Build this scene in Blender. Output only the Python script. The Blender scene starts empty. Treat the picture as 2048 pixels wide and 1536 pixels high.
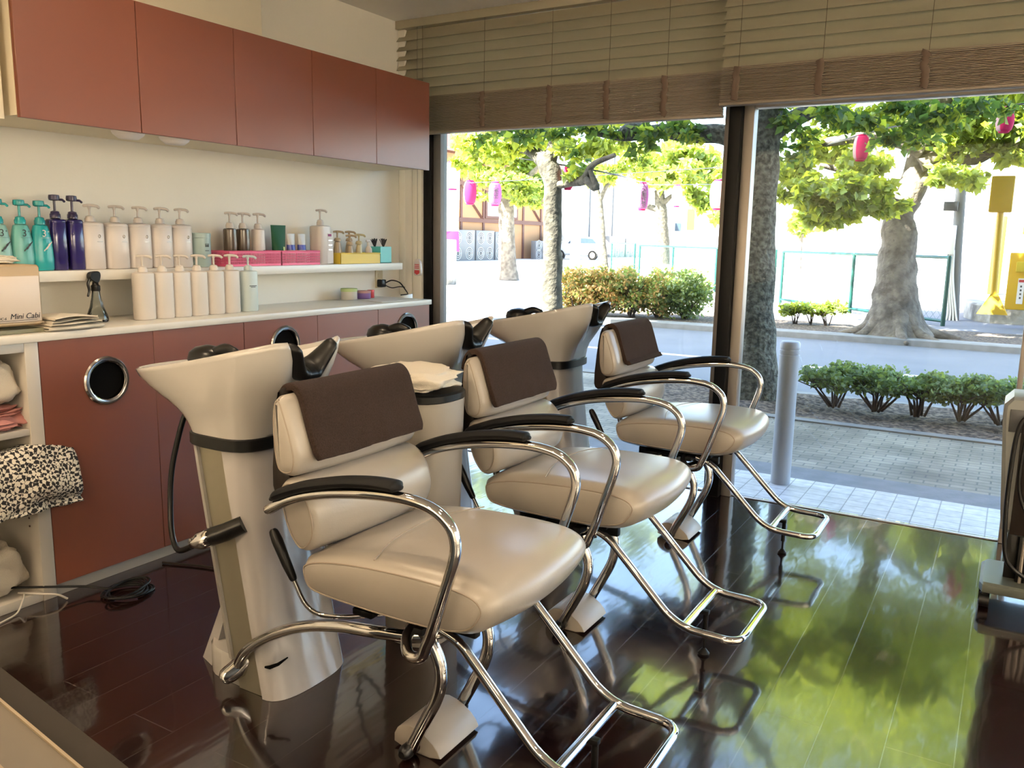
import bpy, bmesh, math, random
from mathutils import Vector, Matrix, noise
random.seed(7)
PI = math.pi
C = bpy.context.scene.collection
sc = bpy.context.scene

# ------------------------------------------------------------------ camera, sky, sun, exposure
CF = 1681.62; CC = (1024.0, 768.0); CH = 1.3
R_ = ((0.8592, 0.1021, -0.5013), (0.5115, -0.1371, 0.8483), (0.0179, -0.9853, -0.1701))
def unit(v):
    v = Vector(v); v.normalize(); return v
right = unit((R_[0][0], R_[1][0], R_[2][0])); fwd = unit((R_[0][2], R_[1][2], R_[2][2]))
right = (right - fwd*right.dot(fwd)).normalized(); down = fwd.cross(right)
cam = bpy.data.cameras.new('camera'); co = bpy.data.objects.new('camera', cam); C.objects.link(co)
m = Matrix((( right.x, -down.x, -fwd.x, 0), (right.y, -down.y, -fwd.y, 0), (right.z, -down.z, -fwd.z, CH), (0,0,0,1)))
co.matrix_world = m
cam.sensor_width = 36; cam.lens = CF/2048*36; cam.clip_start = 0.02; cam.clip_end = 500
sc.camera = co
def ray(p): return right*(p[0]-CC[0]) + down*(p[1]-CC[1]) + fwd*CF
def at(px, py, Y):            # point of the photo's ray at distance Y along the room
    r = ray((px,py)); return Vector((0,0,CH)) + r*(Y/r.y)
def gnd(px, py, z=0):
    r = ray((px,py)); return Vector((0,0,CH)) + r*((z-CH)/r.z)

w = bpy.data.worlds.new('sky'); sc.world = w; w.use_nodes = True
nt = w.node_tree; sky = nt.nodes.new('ShaderNodeTexSky'); sky.sky_type = 'NISHITA'; sky.sun_disc = False
SUN_EL = math.radians(50)
sky.sun_elevation = SUN_EL; sky.air_density = 1.0; sky.dust_density = 2.0; sky.ozone_density = 1.0
sdir = Vector((0.57, 0.82, 0)).normalized()*math.cos(SUN_EL); sdir.z = -math.sin(SUN_EL)   # direction the light travels
sky.sun_rotation = math.atan2(-sdir.x, -sdir.y)
nt.links.new(sky.outputs[0], nt.nodes['Background'].inputs[0]); nt.nodes['Background'].inputs[1].default_value = 1.85
sun = bpy.data.lights.new('sun', 'SUN'); sun.energy = 68; sun.angle = math.radians(0.6); sun.color = (1.0, 0.95, 0.86)
so = bpy.data.objects.new('sun', sun); C.objects.link(so); so.rotation_euler = sdir.to_track_quat('-Z', 'Y').to_euler(); so.location = (-20,-20,40)
sc.view_settings.view_transform = 'Standard'; sc.view_settings.look = 'None'; sc.view_settings.gamma = 1
sc.view_settings.use_curve_mapping = False; sc.view_settings.exposure = 0.0
sc.cycles.max_bounces = 10; sc.cycles.diffuse_bounces = 4; sc.cycles.glossy_bounces = 5; sc.cycles.transparent_max_bounces = 16
sc.cycles.sample_clamp_indirect = 12; sc.cycles.caustics_reflective = False; sc.cycles.caustics_refractive = False
LAMPS = [(-2.2, 0.55, 12), (-2.2, 1.9, 5), (-0.7, 0.3, 7), (-0.7, 1.9, 3), (1.2, 0.8, 5), (-2.0,-1.2,12), (0.6,-1.2,12)]   # the shop's ceiling lamps: x, y, watts
FILL_BACK = [(-2.4, 140), (-0.3, 122), (1.8, 122)]   # added fill lights washing the unseen wall behind the viewer: x, watts
FILL_RIGHT = 260                                             # watts of each added fill light washing the unseen right wall

# ------------------------------------------------------------------ materials
MATS = {}
def mat(name, col, rough=0.5, metal=0.0, bump=None, var=None, emit=None, trans=0.0, alpha=None, spec=None, coat=None, sheen=None, scale_xyz=None):
    m = bpy.data.materials.new(name); m.use_nodes = True; MATS[name] = m
    n = m.node_tree.nodes; l = m.node_tree.links; b = n['Principled BSDF']
    b.inputs['Base Color'].default_value = (*col, 1); b.inputs['Roughness'].default_value = rough; b.inputs['Metallic'].default_value = metal
    if spec is not None: b.inputs['Specular IOR Level'].default_value = spec
    if coat: b.inputs['Coat Weight'].default_value = coat; b.inputs['Coat Roughness'].default_value = 0.08
    if sheen: b.inputs['Sheen Weight'].default_value = sheen
    if trans: b.inputs['Transmission Weight'].default_value = trans
    if alpha is not None: b.inputs['Alpha'].default_value = alpha
    if emit: b.inputs['Emission Color'].default_value = (*emit[0], 1); b.inputs['Emission Strength'].default_value = emit[1]
    if bump or var:
        tc = n.new('ShaderNodeTexCoord'); src = tc.outputs['Object']
        if scale_xyz:
            mp = n.new('ShaderNodeMapping'); mp.inputs['Scale'].default_value = scale_xyz; l.new(src, mp.inputs[0]); src = mp.outputs[0]
    if bump:
        t = n.new('ShaderNodeTexNoise'); t.inputs['Scale'].default_value = bump[0]; t.inputs['Detail'].default_value = 4; l.new(src, t.inputs['Vector'])
        bp = n.new('ShaderNodeBump'); bp.inputs['Strength'].default_value = bump[1]; bp.inputs['Distance'].default_value = bump[2] if len(bump) > 2 else 0.01
        l.new(t.outputs[0], bp.inputs['Height']); l.new(bp.outputs[0], b.inputs['Normal'])
    if var:       # (scale, colour2, lo, hi)
        t = n.new('ShaderNodeTexNoise'); t.inputs['Scale'].default_value = var[0]; t.inputs['Detail'].default_value = 5; l.new(src, t.inputs['Vector'])
        r = n.new('ShaderNodeValToRGB'); r.color_ramp.elements[0].color = (*col,1); r.color_ramp.elements[1].color = (*var[1],1)
        r.color_ramp.elements[0].position = var[2]; r.color_ramp.elements[1].position = var[3]
        l.new(t.outputs[0], r.inputs[0]); l.new(r.outputs[0], b.inputs['Base Color'])
    return m
def bricks(name, c1, c2, mortar, bw, rh, ms, rough, offx=0, offy=0, rot=0, bump=0.2, offset=0.5, spec=0.5, noisecol=None, wave=None, cvar=0.0, coat=None):
    m = mat(name, c1, rough, spec=spec); n = m.node_tree.nodes; l = m.node_tree.links; b = n['Principled BSDF']
    tc = n.new('ShaderNodeTexCoord'); mp = n.new('ShaderNodeMapping'); mp.inputs['Location'].default_value = (offx, offy, 0); mp.inputs['Rotation'].default_value = (0,0,rot)
    l.new(tc.outputs['Object'], mp.inputs[0])
    t = n.new('ShaderNodeTexBrick'); l.new(mp.outputs[0], t.inputs['Vector'])
    t.inputs['Color1'].default_value = (*c1,1); t.inputs['Color2'].default_value = (*c2,1); t.inputs['Mortar'].default_value = (*mortar,1)
    t.inputs['Scale'].default_value = 1; t.inputs['Mortar Size'].default_value = ms; t.inputs['Mortar Smooth'].default_value = 0.1
    t.inputs['Brick Width'].default_value = bw; t.inputs['Row Height'].default_value = rh; t.inputs['Bias'].default_value = cvar; t.offset = offset
    out = t.outputs['Color']
    if noisecol:
        ns = n.new('ShaderNodeTexNoise'); ns.inputs['Scale'].default_value = noisecol[0]; ns.inputs['Detail'].default_value = 6; l.new(tc.outputs['Object'], ns.inputs['Vector'])
        mx = n.new('ShaderNodeMix'); mx.data_type = 'RGBA'; mx.blend_type = 'MULTIPLY'; mx.inputs[0].default_value = 1
        rp = n.new('ShaderNodeValToRGB'); rp.color_ramp.elements[0].color = (noisecol[1],)*3+(1,); rp.color_ramp.elements[1].color = (noisecol[2],)*3+(1,)
        rp.color_ramp.elements[0].position = 0.35; rp.color_ramp.elements[1].position = 0.65
        l.new(ns.outputs[0], rp.inputs[0]); l.new(out, mx.inputs[6]); l.new(rp.outputs[0], mx.inputs[7]); out = mx.outputs[2]
    l.new(out, b.inputs['Base Color'])
    bp = n.new('ShaderNodeBump'); bp.inputs['Strength'].default_value = bump; bp.inputs['Distance'].default_value = 0.002; bp.invert = True
    l.new(t.outputs['Fac'], bp.inputs['Height']); last = bp
    if wave:
        ns = n.new('ShaderNodeTexNoise'); ns.inputs['Scale'].default_value = wave[0]; ns.inputs['Detail'].default_value = 2
        mp2 = n.new('ShaderNodeMapping'); mp2.inputs['Scale'].default_value = wave[3]; l.new(tc.outputs['Object'], mp2.inputs[0]); l.new(mp2.outputs[0], ns.inputs['Vector'])
        b2 = n.new('ShaderNodeBump'); b2.inputs['Strength'].default_value = wave[1]; b2.inputs['Distance'].default_value = wave[2]
        l.new(ns.outputs[0], b2.inputs['Height']); l.new(bp.outputs[0], b2.inputs['Normal']); last = b2
    l.new(last.outputs[0], b.inputs['Normal'])
    if coat: b.inputs['Coat Weight'].default_value = .7; b.inputs['Coat Roughness'].default_value = coat; l.new(last.outputs[0], b.inputs['Coat Normal'])
    return m
def glassmat(name, tint=(0.93,0.95,0.94), refl=1.0, ior=1.22):
    m = bpy.data.materials.new(name); m.use_nodes = True; MATS[name] = m; n = m.node_tree.nodes; l = m.node_tree.links
    n.remove(n['Principled BSDF']); tr = n.new('ShaderNodeBsdfTransparent'); tr.inputs[0].default_value = (*tint,1)
    gl = n.new('ShaderNodeBsdfGlossy'); gl.inputs['Roughness'].default_value = 0.0; gl.inputs[0].default_value = (refl,refl,refl,1)
    fr = n.new('ShaderNodeFresnel'); fr.inputs[0].default_value = ior; mx = n.new('ShaderNodeMixShader')
    l.new(fr.outputs[0], mx.inputs[0]); l.new(tr.outputs[0], mx.inputs[1]); l.new(gl.outputs[0], mx.inputs[2]); l.new(mx.outputs[0], n['Material Output'].inputs[0])
    return m
def leafmat(name, c1, c2, tr):
    m = bpy.data.materials.new(name); m.use_nodes = True; MATS[name] = m; n = m.node_tree.nodes; l = m.node_tree.links
    n.remove(n['Principled BSDF'])
    tc = n.new('ShaderNodeTexCoord'); ns = n.new('ShaderNodeTexNoise'); ns.inputs['Scale'].default_value = 2.5; ns.inputs['Detail'].default_value = 6; l.new(tc.outputs['Object'], ns.inputs['Vector'])
    rp = n.new('ShaderNodeValToRGB'); rp.color_ramp.elements[0].color = (*c1,1); rp.color_ramp.elements[1].color = (*c2,1); rp.color_ramp.elements[0].position = .38; rp.color_ramp.elements[1].position = .62
    l.new(ns.outputs[0], rp.inputs[0])
    d = n.new('ShaderNodeBsdfDiffuse'); t = n.new('ShaderNodeBsdfTranslucent'); t.inputs[0].default_value = (*tr,1); g = n.new('ShaderNodeBsdfGlossy'); g.inputs['Roughness'].default_value = .45; g.inputs[0].default_value = (.5,.55,.5,1)
    l.new(rp.outputs[0], d.inputs[0]); mx = n.new('ShaderNodeMixShader'); mx.inputs[0].default_value = .58; l.new(d.outputs[0], mx.inputs[1]); l.new(t.outputs[0], mx.inputs[2])
    m2 = n.new('ShaderNodeMixShader'); m2.inputs[0].default_value = .06; l.new(mx.outputs[0], m2.inputs[1]); l.new(g.outputs[0], m2.inputs[2]); l.new(m2.outputs[0], n['Material Output'].inputs[0])
    return m

CREAM = (.70,.64,.53)
M_wall = mat('wall_paint', (.86,.82,.73), .7, bump=(60,.05))
M_soffit = mat('soffit_paint', (.80,.72,.56), .7)
M_ceil = mat('ceiling_paint', (.85,.82,.78), .8, bump=(80,.04))
M_floor = bricks('floor_boards', (.010,.0036,.0032), (.014,.005,.004), (.045,.034,.029), 1.9, .162, .0013, .13, offx=.35, offy=.0065, rot=PI/2, bump=.5, spec=.75,
                 noisecol=(3,.8,1.2), wave=(3.2,.10,.01,(4.0,1.0,1.0)), coat=.05)
M_tile = bricks('entrance_tiles', (.50,.49,.49), (.56,.55,.55), (.27,.26,.26), .105, .10, .003, .45, offset=0, bump=.4, noisecol=(20,.85,1.1))
M_pave = bricks('pavement_bricks', (.225,.205,.165), (.29,.265,.21), (.15,.145,.125), .13, .065, .005, .8, bump=.5, noisecol=(2.2,.62,1.25))
M_conc = mat('concrete', (.20,.20,.19), .85, bump=(30,.2), var=(6,(.26,.26,.25),.35,.65))
M_concdark = mat('grey_kerb_strip', (.16,.165,.17), .85, bump=(40,.2), var=(9,(.20,.20,.21),.35,.65))
M_asph = mat('road_asphalt', (.150,.160,.180), .85, bump=(160,.25,.004), var=(1.2,(.18,.19,.21),.3,.7))
M_asph2 = mat('plaza_asphalt', (.12,.12,.135), .9, bump=(120,.25,.004), var=(1.5,(.16,.16,.175),.3,.7))
M_plaza = mat('light_plaza', (.42,.40,.37), .9, var=(.5,(.50,.48,.45),.3,.7))
M_white = mat('white_line_paint', (.75,.75,.73), .7)
M_soil = mat('mulch_soil', (.055,.040,.030), .95, bump=(45,.9,.03), var=(28,(.24,.18,.13),.42,.62))
M_red = mat('red_laminate', (.165,.050,.027), .36, spec=.65, bump=(300,.03,.001))
M_doorgap = mat('carcass_dark', (.05,.02,.015), .7)
M_cab = mat('white_laminate', (.52,.48,.42), .45)
M_plinth = mat('plinth_grey', (.30,.28,.25), .5)
M_counter = mat('white_counter', (.72,.69,.63), .3)
M_chrome = mat('chrome', (.66,.65,.64), .06, 1.0)
M_chromed = mat('dark_chrome', (.50,.47,.43), .16, 1.0)
M_alu = mat('aluminium_frame', (.17,.155,.14), .5, .3)
M_alul = mat('champagne_aluminium', (.34,.30,.26), .4, .4)
M_black = mat('black_plastic', (.004,.004,.004), .3, spec=.35)
M_blackm = mat('black_metal', (.004,.004,.004), .45, spec=.15)
M_void = mat('dark_recess', (.004,.004,.004), 1.0, spec=.05)
M_rubber = mat('black_rubber', (.004,.004,.004), .38, spec=.3)
M_armpad = mat('armrest_pad', (.0045,.0045,.005), .6, spec=.2)
M_shell = mat('dark_brown_shell', (.012,.008,.006), .6, spec=.25)
M_leather = mat('beige_leather', (.360,.325,.280), .30, bump=(220,.10,.002), var=(3,(.335,.30,.258),.3,.7))
M_seam = mat('seam_leather', (.30,.25,.20), .5)
M_ceramic = mat('white_ceramic', (.46,.44,.41), .11, coat=.6)
M_inner = mat('basin_inside', (.72,.72,.72), .10, coat=.6)
M_shellw = mat('pedestal_plastic', (.44,.42,.41), .16, coat=.4)
M_brushed = mat('brushed_panel', (.34,.315,.24), .38, .75, scale_xyz=(60,60,1), bump=(8,.15,.002))
M_foot = mat('beige_foot_cover', (.38,.34,.29), .4)
M_towelb = mat('brown_terry', (.026,.015,.0115), .95, spec=.1, sheen=.03, bump=(520,.8,.004), var=(260,(.040,.024,.0185),.35,.65))
M_towelc = mat('cream_terry', (.56,.49,.38), .95, sheen=.2, bump=(260,.6,.004))
M_towelw = mat('white_cloth', (.66,.60,.50), .95, bump=(240,.5,.003))
M_pink = mat('pink_cloth', (.45,.20,.18), .9, bump=(200,.5,.003))
M_beigebin = mat('beige_bin_plastic', (.32,.29,.25), .4)
M_blind = mat('blind_slat', (.30,.27,.19), .55, bump=(40,.06))
M_blind2 = mat('blind_stack_slat', (.25,.205,.16), .6)
M_tape = mat('ladder_cord', (.10,.068,.048), .9)
M_glass = glassmat('window_glass')
M_clear = glassmat('clear_plastic', (.74,.77,.75), ior=1.5)
M_bwhite = mat('bottle_white', (.60,.55,.52), .32)
M_bwhite2 = mat('bottle_warm_white', (.62,.57,.52), .42)
M_bsilver = mat('silver_print', (.55,.53,.50), .25, .8)
M_bblue = mat('bottle_pale_blue', (.52,.60,.60), .35)
M_canister = mat('canister_grey_blue', (.30,.40,.40), .4)
M_teal = mat('bottle_teal', (.012,.27,.29), .25)
M_teal2 = mat('bottle_sea_green', (.09,.31,.29), .3)
M_teal3 = mat('bottle_pale_green', (.20,.38,.34), .3)
M_navy = mat('bottle_navy', (.016,.010,.09), .18, coat=.4)
M_navytop = mat('bottle_navy_cap', (.02,.014,.055), .3)
M_smoke = mat('bottle_smoke_brown', (.07,.05,.035), .18)
M_green = mat('tube_green', (.004,.055,.018), .5, spec=.2)
M_bluebl = mat('tube_blue_band', (.03,.04,.28), .35)
M_frost = mat('frosted_tube', (.55,.54,.50), .3)
M_pinkpl = mat('basket_pink', (.75,.13,.26), .4)
M_yelpl = mat('basket_yellow', (.72,.52,.06), .4)
M_turq = mat('box_turquoise', (.08,.45,.47), .35)
M_tan = mat('bottle_tan', (.36,.27,.17), .3)
M_olive = mat('bottle_beige', (.52,.45,.26), .35)
M_purple = mat('jar_purple', (.17,.10,.30), .4)
M_greenlid = mat('green_lid', (.42,.55,.24), .45)
M_redjar = mat('jar_red', (.45,.03,.04), .35)
M_paper = mat('paper_white', (.70,.68,.68), .7)
M_warmerb = mat('warmer_beige', (.42,.31,.19), .45)
M_warmerw = mat('warmer_front', (.66,.55,.45), .4)
M_ink = mat('ink_black', (.02,.02,.025), .6)
M_tray = mat('tray_olive', (.20,.19,.12), .5)
M_ivory = mat('outlet_ivory', (.60,.52,.33), .4)
M_bark = mat('bark_dark', (.060,.056,.042), .95, bump=(30,1.0,.03), var=(30,(.19,.19,.15),.38,.66))
M_bark2 = mat('bark_grey', (.105,.088,.070), .95, bump=(16,.9,.03), var=(7,(.21,.18,.145),.38,.62))
M_leafd = leafmat('leaves_deep', (.035,.075,.022), (.08,.14,.035), (.17,.28,.04))
M_leafm = leafmat('leaves_mid', (.07,.13,.03), (.14,.22,.05), (.62,.68,.06))
M_leafl = leafmat('leaves_bright', (.15,.24,.05), (.26,.34,.09), (.46,.54,.09))
M_leafh = leafmat('hedge_leaves', (.15,.22,.12), (.30,.37,.22), (.28,.38,.14))
M_leafo = leafmat('hedge_sunlit_leaves', (.42,.38,.14), (.66,.36,.16), (.75,.50,.16))  # golden orange puts the sunlight on the hedge into the leaf colour
M_leafb = leafmat('hedge_green_leaves', (.14,.20,.06), (.27,.32,.10), (.32,.40,.08))
M_twig = mat('twigs', (.075,.055,.045), .9)
M_bollard = mat('bollard_paint', (.40,.42,.45), .42)
M_fence = mat('fence_green', (.003,.06,.048), .45)
M_pole = mat('utility_pole', (.15,.15,.145), .8)
M_yellow = mat('yellow_paint', (.55,.33,.008), .45)
M_yellow2 = mat('yellow_wall', (.50,.37,.012), .6)
M_lampink = mat('lantern_hot_pink', (.50,.02,.09), .7, spec=.1)
M_lamlilac = mat('lantern_lilac', (.26,.075,.20), .8, spec=.1)
M_lamwhite2 = mat('lantern_off_white', (.24,.21,.23), .8, spec=.1)
M_bark3 = mat('bark_olive', (.050,.044,.032), .95, bump=(16,.9,.03), var=(8,(.105,.095,.070),.38,.62))
M_lamwhite = mat('lantern_white', (.82,.78,.78), .6)
M_lampale = mat('lantern_pale_pink', (.42,.24,.24), .7)
M_orange = mat('building_orange', (.36,.19,.085), .8)
M_timber = mat('building_timber', (.11,.04,.025), .7)
M_bwall = mat('building_white', (.72,.72,.70), .8)
M_unit = mat('ac_unit_grey', (.14,.14,.14), .5)
M_unitd = mat('ac_unit_dark', (.04,.043,.047), .5)
M_car = mat('car_white', (.42,.43,.45), .2, coat=.5)
M_carglass = mat('car_glass', (.04,.06,.08), .08)
M_tail = mat('car_tail_light', (.5,.01,.02), .2)
M_cart = mat('cart_beige_plastic', (.25,.26,.25), .4)
M_cartbase = mat('cart_base_green_grey', (.085,.095,.08), .35)
M_lens = mat('lamp_lens', (.9,.85,.75), .4, emit=((1,.78,.52), 6))
M_stone = mat('stone_block', (.32,.31,.28), .9, bump=(12,.6,.03), var=(4,(.18,.17,.15),.4,.6))
M_hair = mat('brush_bristle', (.01,.01,.01), .7)
M_desk = mat('desk_beige', (.12,.10,.073), .5); M_desktop = mat('desk_top_cream', (.26,.20,.13), .5); M_deskedge = mat('desk_edge_taupe', (.035,.03,.025), .9, spec=.05)

def houndstooth():
    m = mat('houndstooth_cloth', (.62,.60,.55), .9, bump=(250,.4,.003)); n = m.node_tree.nodes; l = m.node_tree.links; b = n['Principled BSDF']
    tc = n.new('ShaderNodeTexCoord'); mp = n.new('ShaderNodeMapping'); mp.inputs['Rotation'].default_value = (.5,.3,.6); l.new(tc.outputs['Object'], mp.inputs[0])
    ns = n.new('ShaderNodeTexNoise'); ns.inputs['Scale'].default_value = 45; ns.inputs['Detail'].default_value = 2; l.new(mp.outputs[0], ns.inputs['Vector'])
    ck = n.new('ShaderNodeTexChecker'); ck.inputs['Scale'].default_value = 78; ck.inputs[1].default_value = (.72,.68,.60,1); ck.inputs[2].default_value = (.015,.014,.016,1)
    ad = n.new('ShaderNodeVectorMath'); ad.operation = 'MULTIPLY_ADD'; l.new(ns.outputs['Color'], ad.inputs[0]); ad.inputs[1].default_value = (.030,.030,.030); l.new(mp.outputs[0], ad.inputs[2]); l.new(ad.outputs[0], ck.inputs['Vector'])
    l.new(ck.outputs[0], b.inputs['Base Color']); return m
M_hound = houndstooth()

# ------------------------------------------------------------------ mesh helpers
def nb(): return bmesh.new()
def finish(bm, ang=38):
    bm.normal_update()
    for f in bm.faces: f.smooth = True
    a = math.radians(ang)
    for e in bm.edges:
        if len(e.link_faces) == 2 and e.calc_face_angle(0) > a: e.smooth = False
def obj(name, bm, mats, parent=None, ang=38, label=None, fix=True):
    if fix: bmesh.ops.recalc_face_normals(bm, faces=bm.faces)
    finish(bm, ang)
    if not isinstance(mats, (list, tuple)): mats = [mats]
    org = Vector((0,0,0))
    if parent is not None:
        org = parent['_w'] if '_w' in parent else (0,0,0); org = Vector(org)
        bm.transform(Matrix.Translation(-org))
    me = bpy.data.meshes.new(name); bm.to_mesh(me); bm.free()
    for k in mats: me.materials.append(k)
    o = bpy.data.objects.new(name, me); C.objects.link(o)
    if parent is not None:
        o.parent = parent; o['_w'] = list(org)
    if label: o['label'] = label
    return o
def thing(name, label, cat, loc, group=None):
    o = bpy.data.objects.new(name, None); C.objects.link(o); o.location = loc; o.empty_display_size = .1
    o['label'] = label; o['category'] = cat; o['_w'] = list(loc)
    if group: o['group'] = group
    return o
def single(name, bm, mats, label, cat, group=None, ang=38, kind=None):
    xs = [v.co.x for v in bm.verts]; ys = [v.co.y for v in bm.verts]; zs = [v.co.z for v in bm.verts]
    org = Vector(((min(xs)+max(xs))/2, (min(ys)+max(ys))/2, min(zs)))
    bm.transform(Matrix.Translation(-org))
    o = obj(name, bm, mats, None, ang); o.location = org; o['_w'] = list(org)
    o['label'] = label; o['category'] = cat
    if group: o['group'] = group
    if kind: o['kind'] = kind
    return o
def struct(name, bm, mats, ang=38, label=None):
    o = obj(name, bm, mats, None, ang); o['kind'] = 'structure'
    if label: o['label'] = label
    return o
def dup(root, delta, label, rotz=0, group=None):
    def cp(o, par):
        c = o.copy(); C.objects.link(c)
        if par is not None: c.parent = par
        for ch in KIDS.get(o.name, []): cp(ch, c)
        return c
    r = cp(root, None); r.location = Vector(root.location) + Vector(delta); r.rotation_euler = (0,0,root.rotation_euler[2]+rotz)
    r['label'] = label
    if group: r['group'] = group
    return r
KIDS = {}
def index_kids():
    KIDS.clear()
    for o in C.objects:
        if o.parent is not None: KIDS.setdefault(o.parent.name, []).append(o)
def box(bm, x0, x1, y0, y1, z0, z1, bev=0, mi=0, seg=2):
    r = bmesh.ops.create_cube(bm, size=1)
    vs = r['verts']
    for v in vs: v.co = Vector(((x0+x1)/2 + v.co.x*(x1-x0), (y0+y1)/2 + v.co.y*(y1-y0), (z0+z1)/2 + v.co.z*(z1-z0)))
    fs = {f for v in vs for f in v.link_faces}
    for f in fs: f.material_index = mi
    if bev:
        es = {e for v in vs for e in v.link_edges}
        rr = bmesh.ops.bevel(bm, geom=list(es), offset=bev, segments=seg, affect='EDGES', profile=.5, material=mi)
    return vs
def ring_faces(bm, rings, closed=True, mi=0, cap0=True, cap1=True):
    n = len(rings[0])
    for a, b in zip(rings[:-1], rings[1:]):
        for i in range(n if closed else n-1):
            j = (i+1) % n
            try: f = bm.faces.new((a[i], a[j], b[j], b[i])); f.material_index = mi
            except ValueError: pass
    for flag, rg in ((cap0, rings[0]), (cap1, rings[-1])):
        if flag and closed:
            try: f = bm.faces.new(rg); f.material_index = mi
            except ValueError: pass
def V3(p): return Vector(p)
def fillet(pts, r, n=6):
    pts = [V3(p) for p in pts]; out = [pts[0]]
    for i in range(1, len(pts)-1):
        a, b, c = pts[i-1], pts[i], pts[i+1]; u = (a-b); v = (c-b); ri = r[i-1] if isinstance(r, (list,tuple)) else r
        d = min(ri, u.length*.49, v.length*.49); p = b+u.normalized()*d; q = b+v.normalized()*d
        for k in range(n+1):
            t = k/n; out.append(p*(1-t)**2 + b*2*t*(1-t) + q*t*t)
    out.append(pts[-1]); return out
def cat(pts, n=6):
    pts = [V3(p) for p in pts]; P = [pts[0]*2-pts[1]] + pts + [pts[-1]*2-pts[-2]]; out = []
    for i in range(1, len(P)-2):
        for k in range(n):
            t = k/n; a,b,c,d = P[i-1],P[i],P[i+1],P[i+2]
            out.append(.5*((2*b)+(c-a)*t+(2*a-5*b+4*c-d)*t*t+(3*b-a-3*c+d)*t**3))
    out.append(P[-2]); return out
def tube(bm, pts, r, n=12, mi=0, closed=False, cap='flat', sx=1.0, up=None):
    pts = [V3(p) for p in pts]; N = len(pts); rs = r if isinstance(r, (list,tuple)) else [r]*N
    if len(rs) != N: rs = [rs[0]+(rs[-1]-rs[0])*i/(N-1) for i in range(N)]
    T = [((pts[(i+1)%N] if (closed or i<N-1) else pts[i]) - (pts[i-1] if (closed or i>0) else pts[i])).normalized() for i in range(N)]
    nrm = Vector(up) if up else (Vector((0,0,1)) if abs(T[0].z) < .9 else Vector((1,0,0)))
    rings = []
    for i in range(N):
        nrm = (nrm - T[i]*nrm.dot(T[i]))
        if nrm.length < 1e-6: nrm = T[i].orthogonal()
        nrm.normalize(); bn = T[i].cross(nrm)
        rings.append([bm.verts.new(pts[i] + (nrm*math.cos(2*PI*k/n) + bn*math.sin(2*PI*k/n)*sx)*rs[i]) for k in range(n)])
    if closed: ring_faces(bm, rings+[rings[0]], mi=mi, cap0=False, cap1=False)
    else:
        if cap == 'round':
            def dome(end, Ti, ri, pt):
                rr = []
                for q in (.5, .85):
                    s = math.sqrt(max(0,1-q*q)); rr.append([bm.verts.new(pt + Ti*q*ri + (v.co-pt)*s) for v in end])
                return rr
            a = dome(rings[0], -T[0], rs[0], pts[0]); b = dome(rings[-1], T[-1], rs[-1], pts[-1])
            rings = a[::-1] + rings + b
        ring_faces(bm, rings, mi=mi)
def lathe(bm, prof, n=24, c=(0,0,0), sx=1, sy=1, mi=0, cap0=True, cap1=True, rot=None, sq=0):
    rings = []
    for r, z in prof:
        rg = []
        for k in range(n):
            a = 2*PI*(k+.5)/n; ca, sa = math.cos(a), math.sin(a)
            if sq:
                d = (abs(ca)**sq + abs(sa)**sq)**(-1/sq); ca *= d; sa *= d
            p = Vector((r*ca*sx, r*sa*sy, z))
            if rot: p = rot @ p
            rg.append(bm.verts.new(Vector(c)+p))
        rings.append(rg)
    ring_faces(bm, rings, mi=mi, cap0=cap0, cap1=cap1)
def chaikin(p, it=2):
    p = [Vector(q) for q in p]
    for _ in range(it):
        o = []
        for i in range(len(p)):
            a, b = p[i], p[(i+1)%len(p)]; o += [a*.75+b*.25, a*.25+b*.75]
        p = o
    return p
def inset(p, d):
    n = len(p); A = sum(p[i].x*p[(i+1)%n].y-p[(i+1)%n].x*p[i].y for i in range(n)); s = 1 if A > 0 else -1; o = []
    for i in range(n):
        t = (p[(i+1)%n]-p[i-1]); 
        if t.length < 1e-9: o.append(p[i].copy()); continue
        t.normalize(); o.append(p[i] + Vector((-t.y, t.x))*s*d)
    return o
def prism(bm, prof, st, axis='y', mi=0, mcap=None):
    """prof: 2D points; st: list of (t, inset, da, db)"""
    rings = []
    for t, ins, da, db in st:
        rg = []
        for q in inset(prof, ins):
            a, b = q.x+da, q.y+db
            rg.append(bm.verts.new((a,t,b) if axis == 'y' else ((t,a,b) if axis == 'x' else (a,b,t))))
        rings.append(rg)
    ring_faces(bm, rings, mi=mi)
    if mcap is not None:
        for f in bm.faces:
            if len(f.verts) > 8: f.material_index = mcap
def soft(y0, y1, r=.012, bulge=0.0, n=8, da=0.0):
    st = [(y0, r, 0, 0), (y0+r*.3, r*.35, 0, 0), (y0+r, 0, 0, 0)]
    for i in range(1, n):
        t = i/n; k = math.sin(PI*t); st.append((y0+r+(y1-y0-2*r)*t, -bulge*k, da*k, 0))
    return st + [(y1-r, 0, 0, 0), (y1-r*.3, r*.35, 0, 0), (y1, r, 0, 0)]
def rrect(w, h, r, n=5, cx=0, cy=0):
    o = []
    for sx, sy, a0 in ((1,1,0), (-1,1,90), (-1,-1,180), (1,-1,270)):
        for k in range(n+1):
            a = math.radians(a0+90*k/n); o.append(Vector((cx+sx*(w/2-r)+r*math.cos(a), cy+sy*(h/2-r)+r*math.sin(a))))
    return o
def quad(bm, pts, mi=0):
    f = bm.faces.new([bm.verts.new(p) for p in pts]); f.material_index = mi; return f
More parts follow.
